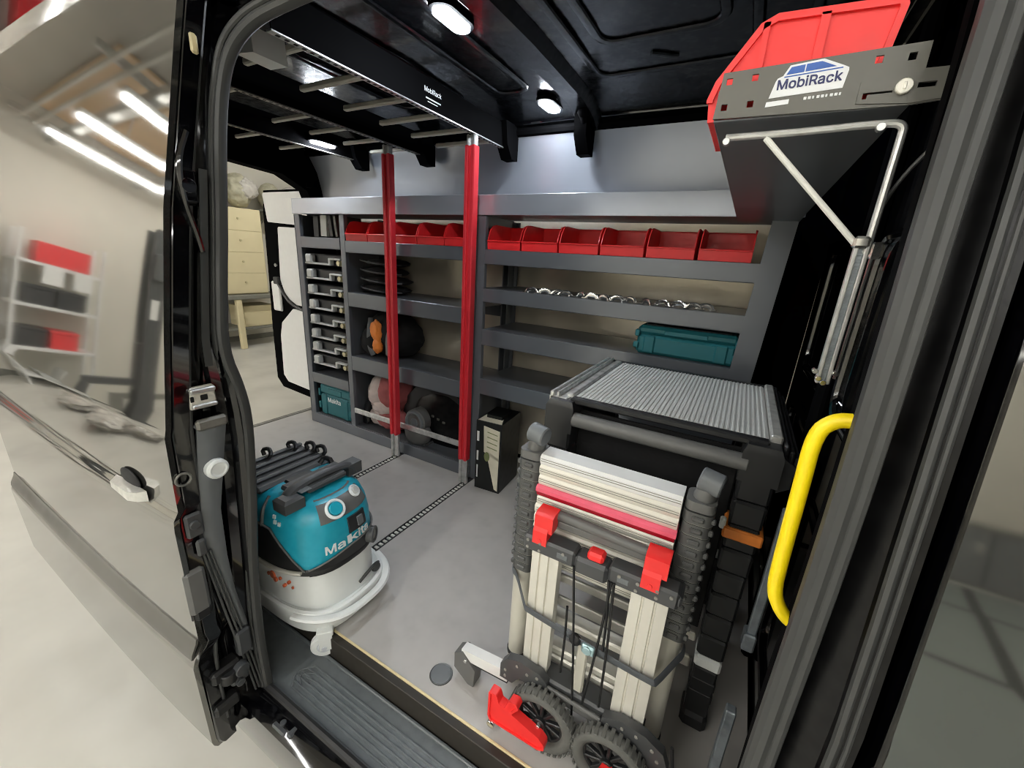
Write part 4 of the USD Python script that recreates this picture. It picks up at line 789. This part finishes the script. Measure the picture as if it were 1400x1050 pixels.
# ================================================================== wet and dry vacuum
VX, VY, VZ = -1.235, .80, 0.0
VC = thing('vacuum_cleaner', 'teal and pale grey wheeled workshop vacuum cleaner beside the door pillar', 'vacuum cleaner', (VX, VY, VZ))
V = lambda x, y, z: A([VX + x, VY + y, VZ + z])
def sel(th, rx, ry, e):
    c, s = np.cos(th), np.sin(th)
    return np.sign(c) * np.abs(c) ** (2 / e) * rx, np.sign(s) * np.abs(s) ** (2 / e) * ry
TH = np.linspace(-np.pi, np.pi, 72, endpoint=False)
def ring(z, cx, rx, ry, e=2.7, dz=0.0):
    x, y = sel(TH, rx, ry, e)
    return np.stack([VX + cx + x, VY + y, VZ + z + dz * x + 0 * x], 1)
def body(secs, caps=True): return loft([ring(*s) for s in secs], caps)
# head sections used for the shell and for what is laid on it: z, cx, rx, ry
HS = [(.242, -.06, .245, .178), (.30, -.06, .247, .180), (.36, -.06, .243, .177), (.41, -.062, .236, .170), (.445, -.066, .222, .158), (.468, -.072, .200, .140), (.480, -.08, .168, .115)]
def hs(z): 
    a = A(HS); return [float(np.interp(z, a[:, 0], a[:, k])) for k in (1, 2, 3)]
def on_head(th, z, off=.0):
    cx, rx, ry = hs(z); x, y = sel(np.array([th]), rx + off, ry + off, 2.7)
    return V(cx + x[0], y[0], z)
def patch(th0, th1, zlo, zhi, off=.003, nu=14, nv=5):
    us, vs = np.linspace(0, 1, nu), np.linspace(0, 1, nv); lo = zlo if callable(zlo) else (lambda u: zlo); hi = zhi if callable(zhi) else (lambda u: zhi)
    f = lambda o: grid(lambda u, v: on_head(th0 + (th1 - th0) * u, lo(u) + (hi(u) - lo(u)) * v, o), us, vs)
    a, b2 = f(off), f(-.004); n, k = nu, nv; N = n * k
    F = [a.faces, b2.faces[:, ::-1] + N]
    bd = [i * k for i in range(n)] + [(n - 1) * k + j for j in range(1, k)] + [i * k + k - 1 for i in range(n - 2, -1, -1)] + [j for j in range(k - 2, 0, -1)]
    for p, q in zip(bd, bd[1:] + bd[:1]): F.append(A([[p, p + N, q + N], [p, q + N, q]]))
    t = trimesh.Trimesh(np.vstack([a.vertices, b2.vertices]), np.vstack(F), process=False)
    if t.volume < 0: t.invert()
    return t
obj(VC, 'base_tray', body([(.006, -.05, .250, .165, 3.2), (.012, -.05, .262, .178, 3.2), (.065, -.045, .272, .190, 3.0), (.092, -.045, .280, .198, 2.8), (.102, -.045, .276, .194, 2.8), (.104, -.045, .264, .184, 2.8), (.09, -.045, .25, .172, 2.8)]), 'light_grey_plastic', smooth=40)
obj(VC, 'front_bumper', tube([V(a - .02, b2, .090) for a, b2 in zip(*sel(np.linspace(-1.2, 1.2, 20), .278, .196, 2.6))] , .012, 8, sq=(.016, .010)), 'light_grey_plastic')
obj(VC, 'tank', body([(.07, -.055, .250, .166, 2.8), (.13, -.055, .250, .170, 2.8), (.19, -.058, .246, .172, 2.7), (.245, -.06, .243, .172, 2.7)]), 'light_grey_plastic', smooth=40)
obj(VC, 'foot_recess', cat(tube([V(.196, .02, .115), V(.200, .06, .135), V(.193, .10, .140), V(.176, .13, .118)], .006, 8, smooth=2), blob(V(.190, .105, .120), (.014, .020, .018), 3, 0, 1, 2)), 'rubber')
obj(VC, 'black_band', body([(.228, -.06, .246, .178, 2.7), (.235, -.06, .252, .184, 2.7), (.248, -.06, .252, .184, 2.7), (.256, -.06, .246, .178, 2.7)]), 'black_plastic', smooth=40)
obj(VC, 'head', body([(z, cx, rx, ry, 2.7) for z, cx, rx, ry in HS] + [(.484, -.08, .12, .08, 2.5)]), 'teal', smooth=40)
obj(VC, 'side_guard', patch(-2.6, -.80, .246, lambda u: .395 - .143 * max(0, (u - .68) / .32), .0045, 20), 'black_plastic')
obj(VC, 'guard_edge', tube([on_head(-2.6 + 1.8 * u, .395 - .143 * max(0, (u - .68) / .32), .005) for u in np.linspace(0, 1, 20)], .0035, 6), 'mid_grey_plastic')
obj(VC, 'clamp', cat(tube([on_head(t, .252, .012) for t in np.linspace(-1.62, -.85, 10)], .008, 8, sq=(.008, .006))), 'alu_warm')
obj(VC, 'clamp_hinge', cat(blob(on_head(-1.72, .262, .010), (.022, .014, .020), 2, .15, 3, 2), cyl(on_head(-1.66, .258, .004), on_head(-1.66, .258, .022), .010)), 'satin_black')
obj(VC, 'front_guard', patch(-.72, 1.05, .230, lambda u: .254 + .046 * math.sin(min(1, u * 1.35) * 1.9), .0055), 'black_plastic')
obj(VC, 'front_edge', tube([on_head(-.72 + 1.77 * u,   .256 + .046 * math.sin(min(1, u * 1.35) * 1.9), .006) for u in np.linspace(0, 1, 16)], .0032, 6), 'mid_grey_plastic')
a0, a1 = on_head(.42, .272, -.01), on_head(.42, .272, .022)
obj(VC, 'hose_socket', cat(cyl(a0, a1, .030, 22), torus(a1, a1 - a0, .026, .006, 22, 8)), 'dark_grey_plastic'); obj(VC, 'socket_cap', cyl(a0, a1 + (a1 - a0) * .06, .018, 18), 'trim_grey')
obj(VC, 'switch_plate', patch(.0, .32, .340, .398, .006, 5, 4), 'case_dark'); obj(VC, 'switch_rocker', patch(.11, .22, .352, .386, .011, 4, 4), 'strap_grey')
obj(VC, 'control_panel', patch(-.42, .62, .412, .474, .002, 9, 7), 'mid_grey_plastic')
def on_slope(th, z, off): return on_head(th, z, off)
for th, z, R in ((-.10, .446, .030), (.36, .458, .018)):
    c = on_head(th, z, .006); n_ = A([.75 * math.cos(th), .75 * math.sin(th), .66])
    obj(VC, 'dial_ring', torus(c, n_, R, .0058, 26, 8), 'text_white'); obj(VC, 'dial', cyl(c - n_ * .008, c + n_ * .010, R * .78, 20), 'teal' if R > .02 else 'case_grey')
# lettering on the front of the head
tx = turn(meshkit.text_mesh('Makita', .030, .0012, bold=True), (0, 0, 1), 0); wt = tx.bounds[1][0]
vv = tx.vertices; th = -.42 + (vv[:, 0] / wt) * .80; zv = .303 + vv[:, 1] + .004 * (vv[:, 0] / wt)
tx = trimesh.Trimesh(A([on_head(t, z, .0035 + d) for t, z, d in zip(th, zv, vv[:, 2])]), tx.faces, process=False)
obj(VC, 'lettering', tx, 'text_white', label='white lettering', smooth=False)
obj(VC, 'small_badge', cat(*[patch(t, t + .05, z, z + .010, .0045, 3, 3) for t, z in ((-1.30, .415), (-1.22, .412), (-1.32, .430))]), 'text_white')
obj(VC, 'tank_sticker', cat(*[cyl(V(-.055 + x, -.176, z), V(-.055 + x, -.166, z), r, 10) for x, z, r in ((.045, .195, .015), (.060, .182, .010), (.022, .190, .007))]), 'rust_orange', label='orange warning sticker')
obj(VC, 'sticker_marks', cat(*[cyl(V(-.055 + x, -.174 + .3 * max(0, x - .11), z), V(-.055 + x, -.160, z), r, 8) for x, z, r in ((.085, .196, .006), (.105, .176, .006), (.125, .195, .006), (.14, .178, .005))]), 'rust_orange')
# carry handle across the front of the head
hp = [V(.05, -.135, .478), V(.052, -.125, .512), V(.045, -.08, .522), V(.042, 0, .524), V(.045, .08, .522), V(.052, .125, .512), V(.05, .14, .478)]
obj(VC, 'carry_handle', cat(tube(hp, .02, 10, smooth=2, sq=(.022, .014)), cb(*(VX + A([.085, .0])), *(VY + A([-.07, .085])), .494, .516, .006), cb(VX - .02, VX + .02, VY - .105, VY + .115, .492, .512, .006)), 'dark_grey_plastic')
obj(VC, 'handle_grip', hull([V(x, y, z) for x in (.035, .10) for y in (-.165, -.095) for z in (.470, .505)] + [V(x, y, .514) for x in (.045, .09) for y in (-.155, -.105)]), 'dark_grey_plastic')
obj(VC, 'handle_grip', hull([V(x, y, z) for x in (.02, .07) for y in (.105, .165) for z in (.475, .52)]), 'dark_grey_plastic')
obj(VC, 'handle_badge', cb(VX + .055, VX + .09, VY - .10, VY - .06, .514, .519, .002), 'strap_grey')
# tool tray with clips on the back of the head
obj(VC, 'tool_tray', cat(cb(VX - .29, VX - .075, VY - .150, VY + .150, .470, .494, .010), *[cb(VX - .28 + .05 * k, VX - .262 + .05 * k, VY - .145, VY + .145, .492, .506, .005) for k in range(4)]), 'dark_grey_plastic')
for x, y in ((-.25, .09), (-.19, .13), (-.13, .135), (-.27, .0)): obj(VC, 'tray_clip', tube([V(x - .02, y, .50), V(x - .03, y, .522), V(x, y + .01, .532), V(x + .03, y, .520), V(x + .026, y - .01, .506)], .008, 8, smooth=1), 'black_plastic')
obj(VC, 'hose_hook', tube([V(-.02, .10, .470), V(-.025, .105, .515), V(-.06, .10, .520), V(-.065, .08, .50)], .010, 8, smooth=1), 'black_plastic')
obj(VC, 'lid_catch', cat(cb(VX - .075, VX - .01, VY - .06, VY + .04, .478, .492, .005)), 'black_plastic')
obj(VC, 'cable_strap', tube([on_head(-1.50, z, .004) for z in (.39, .42, .445)] + [V(-.045, -.13, .474)], .006, 6, smooth=1), 'mid_grey_plastic')
# wheels
def caster(x, y, zb, r, yaw=0):
    c0 = V(x, y, 0); rot = lambda msh: turn(msh, (0, 0, 1), yaw, c0)
    w = obj(VC, 'caster', rot(cyl(V(x - .008, y - .014, zb + r), V(x - .008, y + .014, zb + r), r, 24)), 'light_grey_plastic')
    fk = lambda s_: cb(c0[0] - .024, c0[0] + .02, c0[1] + s_ * .016, c0[1] + s_ * .021, zb + r * .75, max(zb + r * 2 + .012, .02), .002)
    obj(w, 'caster_fork', rot(cat(fk(-1), fk(1), cb(c0[0] - .03, c0[0] + .024, c0[1] - .022, c0[1] + .022, zb + r * 2 + .002, max(zb + r * 2 + .012, .03), .003))), 'light_grey_plastic')
    obj(w, 'caster_cap', rot(cat(cyl(V(x - .008, y - .0165, zb + r), V(x - .008, y + .0165, zb + r), r * .55, 18), cyl(V(x - .008, y - .023, zb + r), V(x - .008, y + .023, zb + r), r * .2, 12))), 'lens')
caster(.190, -.125, -.085, .046, 48); caster(.145, .125, .001, .022)
for y in (-.155, .155): obj(VC, 'rear_wheel', cat(cyl(V(-.24, y - .018, .075), V(-.24, y + .018, .075), .0745, 26)), 'dark_grey_plastic')

# ================================================================== the workshop beyond the rear doors and across from the sliding door
CBX = thing('work_cabinet', 'tall cream cabinet against the rear wall above the bench', 'cabinet', (-8.35, 4.2, .35))
obj(CBX, 'carcass', cb(-8.68, -8.06, 3.55, 4.72, .37, 1.86, .01), 'cab_beige')
for k in range(4):
    z = .385 + .366 * k; f_ = obj(CBX, 'drawer', cb(-8.06, -8.04, 3.57, 4.70, z, z + .362, .004), 'cab_beige')
    obj(f_, 'knob', cyl((-8.042, 4.3, z + .2), (-8.02, 4.3, z + .2), .018, 12), 'brass')
BN = thing('work_bench', 'grey topped bench below the cream cabinet', 'bench', (-8.3, 4.2, GZ))
obj(BN, 'worktop', cb(-8.69, -7.9, 3.2, 4.95, .29, .365, .01), 'bench_grey')
for y in (3.3, 4.08, 4.85): obj(BN, 'leg', cb(-8.0, -7.92, y - .05, y + .05, GZ, .29, .01), 'cab_beige')
obj(BN, 'shelf', cb(-8.65, -8.0, 3.3, 4.9, -.28, -.24, .005), 'bench_grey')
obj(BN, 'crate', cb(-8.55, -8.05, 4.2, 4.8, -.24, .15, .01), 'cab_beige')
for k, (y, s, h, lab) in enumerate(((3.93, .27, .33, 'crumpled packing bundle at the left on top of the cream cabinet'), (4.52, .24, .28, 'crumpled packing bundle at the right on top of the cream cabinet'))):
    t = thing('packing_bundle', lab, 'packing', (-8.35, y, 1.86))
    obj(t, 'wrap', blob((-8.36, y, 1.87 + h * 1.08), (.28, s, h), 40 + k, .14, 3, 4), 'packing')
    obj(t, 'film', cat(blob((-8.15, y + .08, 1.95 + h * .9), (.1, s * .7, h * .6), 45 + k, .3, 4, 3)), 'plastic_film')
WS = thing('wall_shelf', 'long shelf of wrapped parts on the rear wall beside the cream cabinet', 'shelf', (-8.4, 5.6, 1.9))
obj(WS, 'board', cb(-8.69, -8.1, 4.85, 6.3, 1.86, 1.90, .005), 'bench_grey')
for y in (4.95, 6.2): obj(WS, 'support', hull([(x, yy, z) for yy in (y - .02, y + .02) for x, z in ((-8.69, 1.86), (-8.15, 1.86), (-8.69, 1.5))]), 'bench_grey')
for k in range(3):
    lab = ['wrapped part at the left of the wall shelf', 'wrapped part in the middle of the wall shelf', 'wrapped part at the right of the wall shelf'][k]
    t = thing('wrapped_part', lab, 'packing', (-8.38, 5.1 + .45 * k, 1.9))
    obj(t, 'wrap', blob((-8.38, 5.12 + .44 * k, 2.14), (.24, .19, .25), 50 + k, .12, 3, 4), 'packing' if k != 1 else 'plastic_film')
# shelf rack, lift column, film heap: seen mirrored in the sliding door
RK = thing('storage_rack', 'open steel storage rack with a red box on top by the rear wall', 'rack', (-8.35, -1.2, GZ))
for x in (-8.6, -8.1):
    for y in (-1.9, -.75): obj(RK, 'upright', cb(x - .025, x + .025, y - .025, y + .025, GZ, 1.75, .004), 'white_plastic')
for z in (-.45, .12, .70, 1.28): obj(RK, 'shelf', cb(-8.63, -8.07, -1.92, -.73, z, z + .04, .004), 'white_plastic')
solo('red_crate', cb(-8.5, -8.08, -1.7, -.95, 1.322, 1.62, .01), 'red_plastic', 'red crate on the top shelf of the storage rack', 'crate', (-8.3, -1.3, 1.322))
for k, (y, z, mt, lab) in enumerate(((-1.5, .742, 'case_dark', 'dark case at the left on the rack shelf below the red crate'), (-1.05, .742, 'case_dark', 'dark case at the right on the rack shelf below the red crate'), (-1.45, .162, 'red_plastic', 'small red toolbox on the third rack shelf'), (-1.0, .162, 'case_dark', 'dark toolbox next to the red one on the third rack shelf'), (-1.3, -.408, 'case_grey', 'grey box on the lowest rack shelf'))):
    t = thing('rack_box', lab, 'box', (-8.3, y, z)); obj(t, 'box', cb(-8.5, -8.12, y - .2, y + .2, z, z + .22, .01), mt); obj(t, 'lid', cb(-8.51, -8.11, y - .21, y + .21, z + .22, z + .26, .008), mt)
for k, y in enumerate((-1.62, -1.2)): solo('notice', cb(-8.066, -8.06, y - .14, y + .14, 1.05, 1.32, .001), 'paper', ('white notice at the left on the storage rack', 'white notice at the right on the storage rack')[k], 'notice', (-8.063, y, 1.05))
LF = thing('lift_column', 'dark grey two-post vehicle lift column near the rear wall', 'vehicle lift', (-7.4, -2.5, GZ))
obj(LF, 'column', prism(Polygon([(-7.6, -2.65), (-7.2, -2.65), (-7.2, -2.35), (-7.28, -2.35), (-7.28, -2.57), (-7.52, -2.57), (-7.52, -2.35), (-7.6, -2.35)]), 'z', GZ, 2.3), 'lift_grey')
obj(LF, 'carriage', cb(-7.51, -7.29, -2.56, -2.30, -.2, .5, .01), 'lift_grey'); obj(LF, 'arm', cb(-7.45, -7.35, -2.32, -1.5, -.15, -.05, .01), 'lift_grey')
obj(LF, 'base', cb(-7.7, -7.1, -2.8, -2.2, GZ, GZ + .03, .005), 'lift_grey'); obj(LF, 'motor', cyl((-7.12, -2.5, 1.5), (-7.12, -2.5, 1.9), .12, 20), 'strap_grey'); obj(LF, 'notice_plate', cb(-7.205, -7.195, -2.55, -2.42, .9, 1.2, .001), 'paper')
t = thing('film_heap', 'heap of crumpled plastic film on the workshop floor behind the van', 'plastic film', (-6.6, -1.2, GZ))
for k in range(6): obj(t, 'fold', blob((-7.0 + .35 * k, -1.2 + .25 * math.sin(2.1 * k), GZ + .10), (.30, .24, .12), 60 + k, .35, 3, 3), 'plastic_film')
# raised overhead door with its tracks
OD = thing('overhead_door', 'tan sectional overhead door raised under the workshop ceiling', 'garage door', (-4.5, -2.6, 3.0))
for k in range(5):
    y = -4.6 + .82 * k; obj(OD, 'panel', cb(-8.4, -5.2, y, y + .80, 3.44, 3.48, .01), 'tan_panel')
for x in (-8.5, -5.1): obj(OD, 'track', cb(x - .03, x + .03, -5.1, -.3, 3.25, 3.33, .01), 'rail_steel')
for y in (-.45, -.62, -1.05): obj(OD, 'track', cb(-8.5, -3.0, y - .02, y + .02, 3.20, 3.25, .005), 'off_white')
for k in range(3): 
    y = -3.9 + 1.5 * k; solo('ceiling_beam', cb(RX0, RX1, y - .05, y + .05, 3.10, 3.22, .01), 'rail_steel', ('steel ceiling beam nearest the wall across from the van', 'steel ceiling beam second from the wall across from the van', 'steel ceiling beam nearest the van')[k], 'beam', (-2, y, 3.1))
# floor channels and plates that the front door mirrors
DR = thing('floor_plates', 'grey green floor plates with dark joints beside the front door', 'floor plates', (2.0, -4.5, GZ))
xs_, ys_ = (.7, 2.3, 3.2, 4.3), (-7.6, -6.2, -4.1, -1.3)
for y0, y1 in zip(ys_, ys_[1:]):
    for x0, x1 in zip(xs_, xs_[1:]):
        obj(DR, 'floor_plate', hull([(x + .06 * sx + (-.22 * (y + 4.1) if x not in (.7, 4.3) and y < -3.6 else 0), y + .05 * sy, z) for z in (GZ, GZ + .008) for x, sx in ((x0, 1), (x1, -1)) for y, sy in ((y0, 1), (y1, -1))]), 'floor_plate')
obj(DR, 'joint_sheet', cb(.7, 4.3, -7.6, -1.3, GZ, GZ + .003, .001), 'hole_black')
WC = thing('wall_cabinet', 'low grey steel cabinet row along the wall across from the front door', 'cabinet', (2.4, -8.1, GZ))
obj(WC, 'carcass', cb(.6, 4.2, -8.38, -7.8, GZ, .3, .01), 'lift_grey'); obj(WC, 'worktop', cb(.55, 4.25, -8.39, -7.75, .3, .35, .005), 'bench_grey')
for k in range(4): f_ = obj(WC, 'door', cb(.63 + .9 * k, 1.47 + .9 * k, -7.8, -7.78, GZ + .05, .28, .005), 'strap_grey'); obj(f_, 'handle', cb(1.35 + .9 * k, 1.40 + .9 * k, -7.775, -7.76, -.1, .1, .004), 'chrome')
